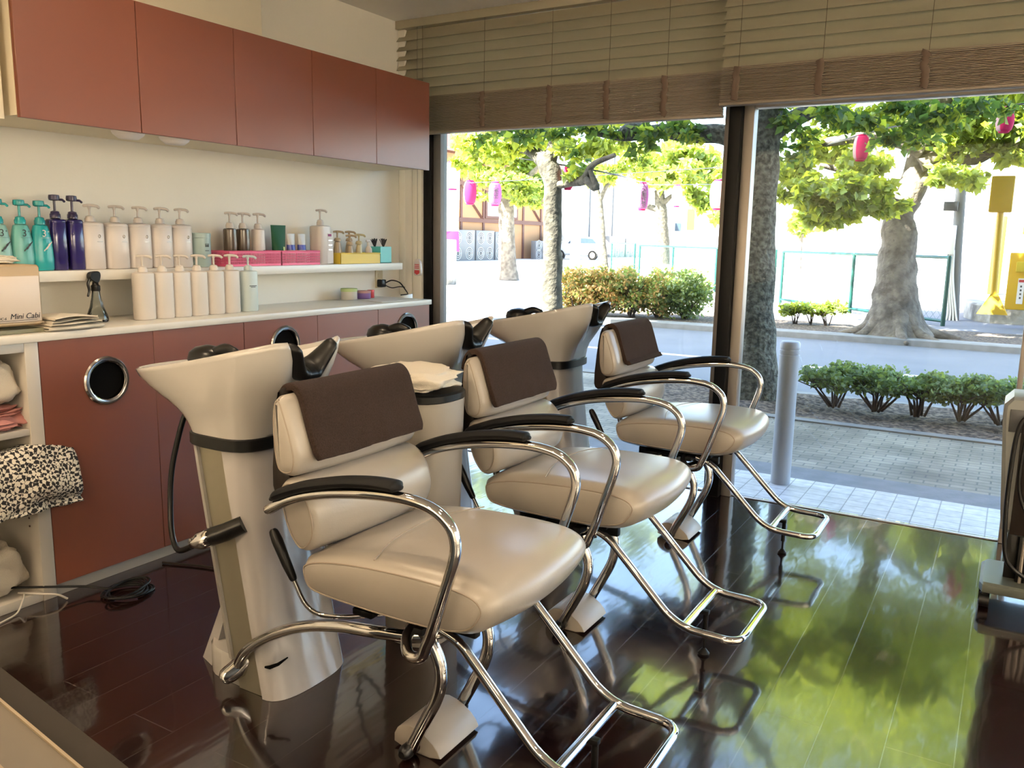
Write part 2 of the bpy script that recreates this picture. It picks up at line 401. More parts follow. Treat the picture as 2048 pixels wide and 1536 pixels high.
def leaves(name, blobs, size, mats, parent, dens_bias=.55, aspect=.34, flat=0.0, seed=1):
    """blobs: (centre, radii, count)"""
    rnd = random.Random(seed); vs = []; fs = []; mi = []
    for bi, (c, rad, cnt) in enumerate(blobs):
        c = Vector(c)
        subs = [Vector((rnd.gauss(0,1), rnd.gauss(0,1), rnd.gauss(0,1))).normalized()*rnd.random()**.4 for _ in range(max(6, cnt//60))]
        for k in range(cnt):
            s = subs[rnd.randrange(len(subs))]; d = s*.85 + Vector((rnd.gauss(0,1), rnd.gauss(0,1), rnd.gauss(0,1)))*.11
            p = c + Vector((d.x*rad[0], d.y*rad[1], d.z*rad[2]))
            u = Vector((rnd.gauss(0,1), rnd.gauss(0,1), rnd.gauss(0,.7) - .35)).normalized(); q = Vector((rnd.gauss(0,1), rnd.gauss(0,1), rnd.gauss(0,1)+flat)).normalized()
            v = u.cross(q)
            if v.length < .1: continue
            v.normalize(); L = size*(.6+.8*rnd.random()); b = len(vs); nn = u.cross(v)*L*.08
            vs += [p, p+u*L*.45+v*L*aspect+nn, p+u*L, p+u*L*.45-v*L*aspect+nn]; fs.append((b,b+1,b+2,b+3)); mi.append(rnd.randrange(len(mats)))
    org = Vector(parent['_w']) if parent is not None else Vector((0,0,0))
    me = bpy.data.meshes.new(name); me.from_pydata([v-org for v in vs], [], fs)
    for k in mats: me.materials.append(k)
    me.polygons.foreach_set('material_index', mi); me.update()
    o = bpy.data.objects.new(name, me); C.objects.link(o); o.parent = parent
    if parent is not None: o['_w'] = list(org)
    return o
def lettering(text, size, mat_, parent, origin, xdir, ydir, off=.001, name='lettering', align='CENTER', shear=0, label=None, extr=.0004):
    cu = bpy.data.curves.new(name, 'FONT'); cu.body = text; cu.size = size; cu.align_x = align; cu.align_y = 'CENTER'; cu.extrude = extr; cu.shear = shear; cu.space_line = .85
    to = bpy.data.objects.new('tmp', cu); C.objects.link(to); dg = bpy.context.evaluated_depsgraph_get(); dg.update()
    me = bpy.data.meshes.new_from_object(to.evaluated_get(dg)); bpy.data.objects.remove(to); bpy.data.curves.remove(cu)
    me.materials.clear(); me.materials.append(mat_)
    X = Vector(xdir).normalized(); Y = Vector(ydir).normalized(); Z = X.cross(Y); o3 = Vector(origin)+Z*off
    org = Vector(parent['_w'])
    me.transform(Matrix(((X.x,Y.x,Z.x,o3.x-org.x),(X.y,Y.y,Z.y,o3.y-org.y),(X.z,Y.z,Z.z,o3.z-org.z),(0,0,0,1))))
    o = bpy.data.objects.new(name, me); C.objects.link(o); o.parent = parent; o['_w'] = list(org)
    if label: o['label'] = label
    return o

# ------------------------------------------------------------------ the room
WX = -3.24; WY = 4.217; CZ = 2.53
RX = 4.2; BY = -3.4
bm = nb(); box(bm, WX-.1, RX+.1, BY-.1, WY+.02, -.12, 0); struct('floor', bm, M_floor)
bm = nb(); box(bm, WX-.1, RX+.1, BY-.1, WY+.30, CZ, CZ+.15); struct('ceiling', bm, M_ceil)
bm = nb(); box(bm, WX-.15, WX, BY-.1, WY+.06, 0, CZ); struct('wall_left', bm, M_wall)
bm = nb(); box(bm, RX, RX+.15, BY-.1, WY+.06, 0, CZ); struct('wall_right', bm, M_wall)
bm = nb(); box(bm, WX, RX, BY-.15, BY, 0, CZ); struct('wall_back', bm, M_wall)
# shop building around and above the room (it shades the pavement)
bm = nb()
box(bm, -10.4, WX-.15, BY, WY+.30, -.1, 13.8); box(bm, RX+.15, 16, BY, WY+.30, -.1, 13.8); box(bm, WX-.15, RX+.15, BY, WY+.30, CZ+.15, 13.8)
struct('wall_facade', bm, M_conc)
# soffit boxes above the cupboards
bm = nb(); box(bm, WX+.001, -3.06, -1.5, 2.885, 2.135, CZ-.001, .003); box(bm, WX+.001, -2.885, -1.5, 1.60, 1.655, CZ-.001, .003); struct('trim_1', bm, M_soffit)
# jamb left of the window: white boards, then the black upright
bm = nb(); box(bm, WX+.002, -3.19, 4.10, WY-.002, .953, CZ-.002, .002); box(bm, -3.187, -3.118, 4.165, WY-.002, 0, CZ-.002, .002); struct('trim_2', bm, M_wall)
# window 1 (left pane) and window 2 (right pane)
def window(n, x0, x1, zt, fm, left=.055, rt=.03, sill=.05):
    bm = nb()
    for a, b in ((x0, x0+left), (x1-rt, x1)): box(bm, a, b, WY-.02, WY+.05, 0.001, zt, .004)
    box(bm, x0+left, x1-rt, WY-.02, WY+.05, zt-.035, zt, .004); box(bm, x0+left, x1-rt, WY+.004, WY+.026, .0005, .004, .001)
    fr = struct('window_%d' % n, bm, fm)
    fr['_w'] = [0,0,0]
    bm = nb(); box(bm, x0+left*.6, x1-rt*.6, WY+.012, WY+.018, .01, zt-.02); obj('pane', bm, M_glass, fr)
    return fr
window(1, -3.055, -1.268, 2.20, M_alu)
window(2, -1.205, .075, 1.975, M_alul, left=.05, rt=.022)
window(3, .080, 2.10, 1.975, M_alul, left=.022, rt=.05)
window(4, 2.16, RX-.01, 2.2, M_alu)
bm = nb(); box(bm, -3.116, -3.057, WY-.035, WY+.05, 0, CZ-.002, .003); struct('trim_3', bm, M_blackm)
bm = nb(); box(bm, -1.266, -1.207, WY-.06, WY+.06, 0, CZ-.002, .003); struct('trim_4', bm, M_blackm)
bm = nb(); box(bm, -1.205, 2.10, WY-.03, WY+.05, 1.977, 2.10, .003); box(bm, 2.102, 2.158, WY-.06, WY+.06, 0, CZ-.002, .003); struct('trim_5', bm, M_blackm)
bm = nb(); box(bm, -1.205, 2.10, WY+.012, WY+.018, 2.10, CZ-.002); box(bm, -3.055, -1.268, WY+.012, WY+.018, 2.20, CZ-.002); struct('window_5', bm, M_glass)
# ceiling lamps
for k, (lx, ly, wt) in enumerate(LAMPS):
    where = ['near the cupboards, behind the viewer', 'over the counter', 'over the viewer', 'over the nearest chair', 'over the right side of the room', 'at the back left of the room', 'at the back right of the room'][k]
    t = thing('ceiling_lamp', 'small round recessed ceiling lamp ' + where, 'lamp', (lx, ly, CZ-.02), 'round ceiling lamps')
    bm = nb(); lathe(bm, [(.06,0),(.078,0),(.08,.008),(.078,.0199),(.06,.0199)], 28, (lx,ly,CZ-.02), cap0=False, cap1=False); obj('trim_ring', bm, M_cab, t)
    bm = nb(); lathe(bm, [(.059,.008),(.059,.019)], 28, (lx,ly,CZ-.02)); obj('lens', bm, M_lens, t)
    L = bpy.data.lights.new('lamp_light', 'AREA'); L.shape = 'DISK'; L.size = .12; L.energy = wt*1.5; L.color = (1.0, .76, .50); L.spread = math.radians(150)
    lo = bpy.data.objects.new('lamp_light', L); C.objects.link(lo); lo.location = (0,0,.004); lo.parent = t

for k, (lx, wt) in enumerate(FILL_BACK):  # fill lights added out of view; their bounce off the back wall brightens the room
    t = thing('added_fill_light', 'added fill light washing the unseen back wall, %s of three' % ['left','middle','right'][k], 'lamp', (lx, BY+.9, CZ-.10), 'added fill lights')
    bm = nb(); box(bm, lx-.55, lx+.55, BY+.90, BY+.98, CZ-.10, CZ-.0005, .005); obj('housing', bm, M_cab, t)
    bm = nb(); box(bm, lx-.52, lx+.52, BY+.893, BY+.8995, CZ-.09, CZ-.02); obj('lens', bm, M_lens, t)
    L_ = bpy.data.lights.new('lamp_light', 'AREA'); L_.shape = 'RECTANGLE'; L_.size = 1.04; L_.size_y = .07; L_.energy = wt; L_.color = (1.0, .80, .57)
    lo = bpy.data.objects.new('lamp_light', L_); C.objects.link(lo); lo.location = (0,-.02,.045); lo.rotation_euler = (math.radians(-70),0,0); lo.parent = t

for k, ly in enumerate((.2, 2.4)):  # fill lights added out of view; their bounce brightens the left wall and cupboards
    t = thing('added_fill_light', 'added fill light washing the unseen right wall, %s one' % ['rear','front'][k], 'lamp', (RX-.9, ly, CZ-.10), 'added fill lights')
    bm = nb(); box(bm, RX-.98, RX-.90, ly-.55, ly+.55, CZ-.10, CZ-.0005, .005); obj('housing', bm, M_cab, t)
    bm = nb(); box(bm, RX-.8995, RX-.893, ly-.52, ly+.52, CZ-.09, CZ-.02); obj('lens', bm, M_lens, t)
    L_ = bpy.data.lights.new('lamp_light', 'AREA'); L_.shape = 'RECTANGLE'; L_.size = 1.04; L_.size_y = .07; L_.energy = FILL_RIGHT; L_.color = (1.0, .88, .72)
    lo = bpy.data.objects.new('lamp_light', L_); C.objects.link(lo); lo.location = (.02,0,.045); lo.rotation_euler = (math.radians(-70),0,PI/2); lo.parent = t

# ------------------------------------------------------------------ wall units
DX = -2.85; Y0 = 1.63; DP = .4503
def door_panel(parent, y0, y1, z0, z1, name='door'):
    bm = nb(); box(bm, DX-.018, DX, y0+.0012, y1-.0012, z0, z1, .0012, seg=1); return obj(name, bm, M_red, parent)
for k in range(5):
    y0 = Y0+DP*k; y1 = y0+DP
    which = ['leftmost', 'second from the left', 'middle', 'second from the window', 'closest to the window'][k]
    t = thing('wall_cupboard', 'red-brown flat-door wall cupboard, %s of the five hung in a row' % which, 'cupboard', (-3.04, (y0+y1)/2, 1.664), 'red wall cupboards')
    bm = nb(); box(bm, WX+.001, DX-.0185, y0+.0004, y1-.0004, 1.672, 2.125); obj('body', bm, [M_soffit], t)
    door_panel(t, y0, y1, 1.664, 2.128)
    extra = ['with a chrome ring hole, leftmost', 'without a hole, second from the left', 'with a chrome ring hole behind the nearest basin', 'without a hole, second from the window', 'with a chrome ring hole, closest to the window'][k]
    t = thing('base_cupboard', 'red-brown base cupboard under the white counter %s' % extra, 'cupboard', (-3.04, (y0+y1)/2, 0), 'red base cupboards')
    bm = nb(); box(bm, WX+.001, DX-.0185, y0+.0004, y1-.0004, .045, .9235); obj('body', bm, M_doorgap, t)
    bm = nb(); box(bm, WX+.001, DX-.008, y0, y1, .0005, .0445); obj('plinth', bm, M_plinth, t)
    if k in (0,2,4):
        zc = [.757, 0, .80, 0, .80][k]; yc = [1.875, 0, 2.77, 0, 3.675][k]; rh = .073
        ya, yb2, za, zb = y0+.0012, y1-.0012, .0445, .9235
        angs = sorted([2*PI*(i+.5)/40 for i in range(40)] + [math.atan2(zz-zc, yy-yc) % (2*PI) for yy in (ya,yb2) for zz in (za,zb)])
        bm = nb(); fr_o, fr_i, bk_o, bk_i = [], [], [], []
        for a in angs:
            c, s_ = math.cos(a), math.sin(a)
            q = min(((yb2 if c > 0 else ya)-yc)/c if abs(c) > 1e-6 else 9, ((zb if s_ > 0 else za)-zc)/s_ if abs(s_) > 1e-6 else 9)
            for L_, X_, r_ in ((fr_o,DX,q),(fr_i,DX,rh),(bk_o,DX-.018,q),(bk_i,DX-.018,rh)): L_.append(bm.verts.new((X_,yc+c*r_,zc+s_*r_)))
        ring_faces(bm, [bk_i, bk_o, fr_o, fr_i, bk_i], cap0=False, cap1=False)
        obj('door', bm, M_red, t, ang=20)
        bm = nb(); R3 = Matrix.Rotation(PI/2, 3, 'Y')
        lathe(bm, [(.070,-.018),(.070,.004),(.076,.0085),(.086,.0085),(.091,.003),(.091,.0004)], 40, (DX,yc,zc), rot=R3, cap0=False, cap1=False); r = obj('hole_ring', bm, M_chromed, t)
        bm = nb(); lathe(bm, [(.0695,-.017),(.0695,-.012)], 32, (DX,yc,zc), rot=R3); obj('hole_backing', bm, M_void, t)
    else: door_panel(t, y0, y1, .0445, .9235)
# small lamp covers hanging just under the wall cupboards
for k, (yy, lb) in enumerate([(2.08, 'left'), (2.285, 'right')]):
    bm = nb(); lathe(bm, [(.012,-.028),(.03,-.026),(.045,-.012),(.05,-.0005)], 20, (-2.93,yy,1.6715), sy=1.3)
    single('cupboard_lamp', bm, M_lamwhite, 'small translucent white lamp cover under the wall cupboards, %s one' % lb, 'lamp', 'lamp covers under the cupboards')
bm = nb(); box(bm, WX+.001, DX+.008, .9, 3.895, .924, .952, .003); single('countertop', bm, M_counter, 'long white countertop running under the shelf to the window', 'countertop')
bm = nb(); box(bm, WX+.001, -3.07, 1.30, 3.92, 1.112, 1.151, .002); single('wall_shelf', bm, M_counter, 'long white wall shelf carrying the pump bottles and baskets', 'shelf')
# open shelf unit at the left
t = thing('open_shelf_unit', 'white open shelf unit full of towels at the left end of the counter', 'shelf unit', (-3.04, 1.25, 0))
bm = nb(); box(bm, WX+.001, DX, Y0-.048, Y0-.001, .0005, .9235, .001); obj('side_panel', bm, M_cab, t); bm = nb(); box(bm, WX+.001, DX, .90, .93, .0005, .9235, .001); obj('side_panel', bm, M_cab, t)
bm = nb(); box(bm, WX+.001, WX+.012, .93, Y0-.048, .03, .9235); obj('back_panel', bm, M_soffit, t)
for z0, z1 in ((.0005,.035),(.335,.356),(.605,.627),(.893,.9235)):
    bm = nb(); box(bm, WX+.012, DX-(.004 if z1 < .9 else 0), .931, Y0-.0485, z0, z1, .001); obj('shelf_board', bm, M_cab, t)
bm = nb()
for zz in (.30,.27):
    lathe(bm, [(.004,0),(.004,.002)], 10, (-2.90,Y0-.0501,zz), rot=Matrix.Rotation(PI/2,3,'X'))
obj('peg_hole', bm, M_doorgap, t)

def cloth_pile(name, c, rad, m, label, cat, folds=4, seed=1, grp=None, pat=0.25):
    bm = nb(); bmesh.ops.create_uvsphere(bm, u_segments=48, v_segments=28, radius=1)
    for v in bm.verts:
        p = v.co.copy(); sgn = lambda q: (abs(q)**.62)*(1 if q > 0 else -1)
        n1 = noise.noise(Vector((p.x*folds*.5+seed*3.1, p.y*1.4, p.z*folds)))*pat + noise.noise(p*folds*2+Vector((seed,0,0)))*pat*.45
        k = 1+n1
        v.co = Vector((c[0]+sgn(p.x)*rad[0]*k, c[1]+sgn(p.y)*rad[1]*k, max(c[2]+.0006, c[2]+rad[2]+sgn(p.z)*rad[2]*k)))
    return single(name, bm, m, label, cat, grp, ang=80)
cloth_pile('folded_towel', (-2.965,1.47,.712), (.10,.115,.082), M_towelc, 'cream rolled towel on the top board of the open shelf unit', 'towel', 2, 3, pat=.2)
cloth_pile('pink_towel', (-2.955,1.475,.6275), (.085,.115,.040), M_pink, 'dusty pink crumpled towel below the cream towel in the shelf unit', 'towel', 5, 5, pat=.45)
cloth_pile('bottom_towel', (-2.97,1.45,.036), (.09,.105,.095), M_towelc, 'beige crumpled towel on the lowest board of the shelf unit', 'towel', 2, 8)
bm = nb()   # houndstooth cape hanging out of the middle compartment
nu, nv = 30, 26; grid = []
path = [(-3.10,.43),(-3.02,.50),(-2.93,.555),(-2.86,.56),(-2.815,.50),(-2.80,.42),(-2.81,.37),(-2.80,.345)]
pp = cat([(a,0,b) for a,b in path], 4)
for i in range(nu):
    row = []
    y = 1.16 + .56*i/(nu-1)
    for j, q in enumerate(pp):
        s = j/(len(pp)-1); wob = noise.noise(Vector((y*14, s*5, 3)))*.028*(.3+s); lift = noise.noise(Vector((y*7, s*3, 9)))*.02
        x = q.x + wob; z = q.z + lift*(1 if s < .7 else .4) - (.07*max(0,(y-1.60)/.1)**2 if y > 1.6 and s < .4 else 0)
        if y > Y0-.052 : x = max(x, DX+.012+abs(wob)*.5); z = max(z-.04*(y-Y0+.05)/.1*(1-s), .345+.06*s*0)
        row.append(bm.verts.new((x, y, z)))
    grid.append(row)
ring_faces(bm, grid, closed=False, cap0=False, cap1=False)
o = single('houndstooth_cape', bm, M_hound, 'black and white houndstooth cape spilling out of the shelf unit', 'cape', ang=80)
md = o.modifiers.new('thick', 'SOLIDIFY'); md.thickness = .008; md.offset = 0
cloth_pile('cape_fold', (-2.99,1.36,.357), (.11,.18,.065), M_hound, 'black and white houndstooth cloth bundled inside the middle shelf', 'cape', 4, 6)
# towel warmer on a tray
t = thing('towel_warmer', 'beige and white towel warmer box at the left end of the counter', 'towel warmer', (-3.0, 1.45, .968))
bm = nb(); prism(bm, rrect(.46,.205,.012,4,1.44,1.082), [(-3.16,.004,0,0),(-3.155,0,0,0),(-2.88,0,0,0),(-2.872,.006,0,0)], axis='x'); obj('body', bm, M_warmerb, t)
bm = nb(); box(bm, -2.873, -2.862, 1.22, 1.658, .993, 1.148, .003); dr = obj('door', bm, M_warmerw, t)
bm = nb(); box(bm, -2.8722, -2.860, 1.215, 1.664, .986, .992, .001); obj('trim_strip', bm, M_warmerb, t)
lettering('Mini Cabi', .026, M_ink, dr, (-2.862, 1.60, 1.013), (0,1,0), (0,0,1), off=.0008, shear=.25)
lettering('HC-6', .012, M_ink, dr, (-2.862, 1.525, 1.008), (0,1,0), (0,0,1), off=.0008, shear=.25, name='small_lettering')
bm = nb(); box(bm, -2.8622, -2.8612, 1.50, 1.642, .9995, 1.0008); obj('underline', bm, M_ink, dr)
bm = nb(); box(bm, -3.14, -2.88, 1.16, 1.71, .9525, .9675, .002); single('warmer_tray', bm, M_tray, 'thin olive grey tray under the towel warmer', 'tray')
cloth_pile('cloth_on_warmer', (-3.0,1.56,1.186), (.07,.09,.014), M_towelw, 'crumpled white cloth lying on top of the towel warmer', 'cloth', 3, 11)
# folded towels on the counter edge
bm = nb()
for k in range(4):
    z = .9525+(0 if k == 0 else .020+(k-1)*.0085); sh = [0,.002,-.004,.006][k]; hh = .0195 if k == 0 else .008
    pr = chaikin([(-2.975+sh,z+.0002),(-2.852+sh,z+.0002),(-2.834+sh,z+hh*.5),(-2.852+sh,z+hh),(-2.975+sh,z+hh),(-2.984+sh,z+hh*.5)], 2)
    st = soft(1.672+k*.004, 1.880-k*.012, .007, 0, 14)
    st = [(t_, i_, a_+.006*math.sin(t_*33+k), b_+(.005*math.sin(t_*24+k*1.1)+.005)*(k/3)) for t_,i_,a_,b_ in st]
    prism(bm, pr, st)
single('folded_hand_towel', bm, M_towelw, 'folded off-white hand towel at the counter edge beside the towel warmer', 'towel', ang=60)

# ------------------------------------------------------------------ bottles
def pump(t, x, y, z, m_head, m_stem, hs=1.0, nozzle='lever', r=.015, ang=.5):
    bm = nb(); lathe(bm, [(r*1.25,0),(r*1.25,.012*hs),(r*1.05,.016*hs),(r*1.0,.021*hs),(.007,.024*hs)], 20, (x,y,z)); obj('pump_collar', bm, m_head, t)
    bm = nb(); lathe(bm, [(.0045,.022*hs),(.0045,.058*hs)], 10, (x,y,z)); obj('pump_stem', bm, m_stem, t)
    bm = nb(); zz = z+.058*hs; c, s = math.cos(ang), math.sin(ang)
    if nozzle == 'lever':
        lathe(bm, [(.004,-.012*hs),(.007,0),(.0075,.003),(.006,.005)], 14, (x,y,zz))
        tube(bm, cat([(x-.018*c,y-.018*s,zz+.0035),(x,y,zz+.0055),(x+.026*c,y+.026*s,zz+.003),(x+.034*c,y+.034*s,zz-.003)],4), .0056, 8, cap='round')
    else:
        lathe(bm, [(.012,-.002),(.0185,.001),(.0195,.010),(.018,.019),(.006,.021)], 20, (x,y,zz)); tube(bm, [(x,y,zz+.004),(x+.028*c,y+.028*s,zz+.002),(x+.034*c,y+.034*s,zz-.004)], .0045, 8, cap='round')
    obj('pump_head', bm, m_head, t)
SX = -3.15
def oval_bottle(name, x, y, z, w, d, h, m, label, cat_='bottle', grp=None, head=None, hs=1.0, shoulder='flat', mark=None, sq=2.6, nozzle='lever', ang=.95, taper=0):
    t = thing(name, label, cat_, (x,y,z), grp)
    bm = nb(); a = w/2
    if shoulder == 'flat': prof = [(.93,0.0004),(1,.004),(1,h*.90),(.985,h*.905),(.985,h*.915),(1,h*.92),(.99,h*.955),(.90,h*.975),(.55,h*.99),(.30,h)]
    elif shoulder == 'round': prof = [(.93,.0004),(1,.006),(1,h*.93),(.97,h*.97),(.80,h*.99),(.28,h)]
    else: prof = [(.9,.0004),(.98,.006),(1,h*.25),(.93,h*.62),(.74,h*.88),(.62,h*.97),(.40,h)]
    lathe(bm, [(a*r, zz) for r, zz in prof], 36, (x,y,z), sx=d/w, sq=sq); obj('body', bm, m, t)
    pump(t, x, y, z+h, head or m, head or m, hs, nozzle, ang=ang)
    if mark: mark(t, x+d/2, y, z, h)
    return t
def mark_white(t, xf, y, z, h):
    bm = nb(); tube(bm, [(xf+.0006,y+.014+.0045*math.cos(a*PI/6),z+h*.70+.006*math.sin(a*PI/6)) for a in range(12)], .0012, 6, closed=True)
    box(bm, xf-.001, xf+.0008, y+.004, y+.028, z+h*.585, z+h*.592); obj('label_print', bm, M_bsilver, t)
GW = 'white pump bottles on the wall shelf'
positions = [(2.045,'leftmost'),(2.152,'second from the left'),(2.258,'middle'),(2.362,'fourth from the left'),(2.463,'rightmost')]
first = oval_bottle('pump_bottle', SX, positions[0][0], 1.1515, .100, .066, .185, M_bwhite, 'white oval pump bottle on the wall shelf, %s of the five' % positions[0][1], grp=GW, mark=mark_white)
index_kids()
for y, lb in positions[1:]: dup(first, (0, y-positions[0][0], 0), 'white oval pump bottle on the wall shelf, %s of the five' % lb)
GC = 'white pump bottles standing on the counter'
cps = [(-3.00,2.158),(-3.00,2.247),(-3.0,2.332),(-3.0,2.419),(-3.0,2.508),(-3.0,2.595)]
lbs = ['leftmost','second from the left','third from the left','fourth from the left','fifth from the left','last, beside the pale blue bottle']
cf = oval_bottle('pump_bottle', cps[0][0], cps[0][1], .9525, .0865, .064, .190, M_bwhite2, 'plain white pump bottle on the counter, %s of six' % lbs[0], grp=GC, shoulder='round')
index_kids()
for (x,y), lb in list(zip(cps, lbs))[1:]: dup(cf, (x-cps[0][0], y-cps[0][1], 0), 'plain white pump bottle on the counter, %s of six' % lb)
def mark_blue(t, xf, y, z, h):
    bm = nb()
    for q, (a, b) in enumerate([(.62,.020),(.59,.013)]): box(bm, xf-.001, xf+.0008, y-b, y+b, z+h*a, z+h*a+.003)
    obj('label_print', bm, M_unitd, t)
oval_bottle('pump_bottle', -3.0, 2.70, .9525, .086, .060, .185, M_bblue, 'pale blue pump bottle at the right end of the row on the counter', shoulder='round', mark=mark_blue)
def mark_three(colr):
    def f(t, xf, y, z, h):
        lettering('3', .036, colr, t, (xf-.003, y-.004, z+h*.80), (0,1,0), (0,0,1), off=.006)
        lettering('+', .014, colr, t, (xf-.003, y+.012, z+h*.84), (0,1,0), (0,0,1), off=.006, name='small_lettering')
        bm = nb(); box(bm, xf, xf+.0035, y-.016, y+.018, z+h*.71, z+h*.714)
        for a, b, c in ((.0,.50,.9),(.008,.56,.9),(-.010,.45,.6),(.016,.61,.5)):
            lathe(bm, [(.001,-.010*c),(.0045*c,-.003),(.003*c,.006*c),(.0008,.011*c)], 8, (xf+.0035, y+a+.004, z+h*b), sx=.3, rot=Matrix.Rotation(-.7,3,'X'))
        obj('label_print', bm, colr, t)
    return f
for y, mm, lb, mk in ((1.685,M_teal3,'palest green','ink'),(1.765,M_teal2,'sea green','ink'),(1.838,M_teal,'deep teal','w')):
    oval_bottle('pump_bottle', SX+.01, y, 1.1515, .082, .056, .17, mm, 'tapered %s pump bottle marked with a 3 on the wall shelf' % lb, shoulder='cone', head=M_teal, hs=1.15, nozzle='knob', mark=mark_three(M_ink if mk == 'ink' else M_bwhite), sq=2.3)
for y, lb in ((1.905,'left'),(1.974,'right')):
    t = oval_bottle('pump_bottle', SX, y, 1.1515, .060, .060, .195, M_navy, 'dark navy blue square pump bottle on the wall shelf, %s one' % lb, grp='navy pump bottles', head=M_navytop, hs=1.15, nozzle='knob', sq=4, shoulder='flat')
t = thing('canister', 'grey-blue round canister with a lid beside the white shelf bottles', 'canister', (SX,2.565,1.1515))
bm = nb(); lathe(bm, [(.043,.0004),(.045,.003),(.045,.128)], 32, (SX,2.565,1.1515)); obj('body', bm, M_canister, t)
bm = nb(); lathe(bm, [(.0465,.1285),(.0465,.147),(.044,.150)], 32, (SX,2.565,1.1515)); obj('lid', bm, M_canister, t)
bm = nb(); 
for q in range(5): box(bm, SX+.0445, SX+.0462, 2.565-.009+q*.004, 2.565-.0075+q*.004, 1.24, 1.255-(q%2)*.006)
box(bm, SX+.0445, SX+.0458, 2.565-.01, 2.565+.01, 1.222, 1.225); obj('label_print', bm, M_unitd, t)
def basket(y0, y1, h, m, label, x0=-3.215, x1=-3.085, holes=True):
    t = thing('basket', label, 'basket', ((x0+x1)/2, (y0+y1)/2, 1.1515)); z0 = 1.152
    bm = nb(); box(bm, x0, x1, y0, y1, z0, z0+.003); obj('bottom', bm, m, t)
    bm = nb(); th = .0022
    def wall(p, q):
        p = Vector(p); q = Vector(q); L = (q-p).length; u = (q-p)/L; nrm = Vector((-u.y,u.x,0))*th
        def bar(a, b, za, zb):
            vs = [p+u*a, p+u*b, p+u*b+nrm, p+u*a+nrm]
            lo = [bm.verts.new((v.x,v.y,za)) for v in vs]; hi = [bm.verts.new((v.x,v.y,zb)) for v in vs]; ring_faces(bm, [lo,hi])
        zl = z0+.003; zu = z0+h
        if not holes: bar(0, L, zl, zu); return
        bar(0, L, zl, zl+.007); bar(0, L, zu-.009, zu); nz = 4; dz = (zu-zl-.016)/nz
        for k in range(1, nz): bar(0, L, zl+.007+dz*k-.0016, zl+.007+dz*k+.0016)
        nn = int(L/.0075)
        for k in range(nn+1): a = (L-.0035)*k/nn; bar(a, a+.0032, zl+.007, zu-.009)
    wall((x1,y0,0),(x1,y1,0)); wall((x0,y0,0),(x1,y0,0)); wall((x1-.0001,y1,0),(x0,y1,0)); wall((x0+th,y1,0),(x0+th,y0,0))
    obj('wall', bm, m, t)
    bm = nb(); tube(bm, [(x0,y0,z0+h),(x1,y0,z0+h),(x1,y1,z0+h),(x0,y1,z0+h)], .0032, 8, closed=True); obj('rim', bm, m, t)
    return t
basket(2.668, 2.985, .068, M_pinkpl, 'pink perforated plastic basket holding three pump bottles')
basket(2.993, 3.255, .068, M_pinkpl, 'pink perforated plastic basket holding the green tube')
basket(3.412, 3.735, .055, M_yelpl, 'yellow plastic basket with beige bottles near the window end', holes=False)
BZ = 1.1555
for x, y, lb in ((-3.15,2.735,'left one in the pink basket'),(-3.15,2.812,'right one in the pink basket')):
    oval_bottle('pump_bottle', x, y, BZ, .062, .055, .17, M_smoke, 'smoky brown pump bottle with white pump, %s' % lb, shoulder='round', head=M_bwhite, sq=2.2, grp='smoky brown pump bottles', hs=1.1)
def mark_dot(t, xf, y, z, h):
    bm = nb(); lathe(bm, [(.009,0),(.009,.0012)], 16, (xf-.001,y+.01,z+h*.36), rot=Matrix.Rotation(PI/2,3,'Y')); box(bm, xf-.001, xf+.0008, y-.005, y+.022, z+h*.27, z+h*.285); obj('label_print', bm, M_ink, t)
oval_bottle('pump_bottle', -3.15, 2.905, BZ, .066, .055, .17, M_bwhite, 'white pump bottle with a small dark emblem in the pink basket', shoulder='round', sq=2.3, mark=mark_dot, hs=1.1)
def squeeze_tube(name, y, m, label, w=.075, h=.165, band=None, x=-3.15):
    t = thing(name, label, 'tube', (x,y,BZ)); bm = nb(); rings = []
    for k in range(8):
        s = k/7; rg = []
        for i in range(24):
            a = 2*PI*i/24; d = .028*(1-s)+.002*s; ww = (w*.36*(1-s)+w*.5*s); rg.append(bm.verts.new((x+d*math.cos(a), y+ww*math.sin(a), BZ+.02+(h-.02)*s)))
        rings.append(rg)
    ring_faces(bm, rings); obj('body', bm, m, t)
    bm = nb(); lathe(bm, [(.022,.0004),(.024,.002),(.024,.0195)], 24, (x,y,BZ)); obj('cap', bm, m if not band else M_bwhite, t)
    if band:
        bm = nb(); rings = []
        for s in (.38,.58):
            d = .028*(1-s)+.002*s+.0015; ww = (w*.36*(1-s)+w*.5*s)+.001; rings.append([bm.verts.new((x+d*math.cos(2*PI*i/24), y+ww*math.sin(2*PI*i/24), BZ+.02+(h-.02)*s)) for i in range(24)])
        ring_faces(bm, rings, cap0=False, cap1=False); obj('band', bm, band, t)
    else:
        bm = nb(); box(bm, x+.012, x+.022, y+.012, y+.021, BZ+.05, BZ+.085); obj('label_print', bm, M_greenlid, t)
squeeze_tube('squeeze_tube', 3.035, M_green, 'dark green squeeze tube standing in the pink basket', .10, .19)
squeeze_tube('squeeze_tube', 3.118, M_frost, 'clear squeeze tube with a blue band, left of the pair', .056, .15, M_bluebl)
squeeze_tube('squeeze_tube', 3.192, M_frost, 'clear squeeze tube with a blue band, right of the pair', .056, .15, M_bluebl)
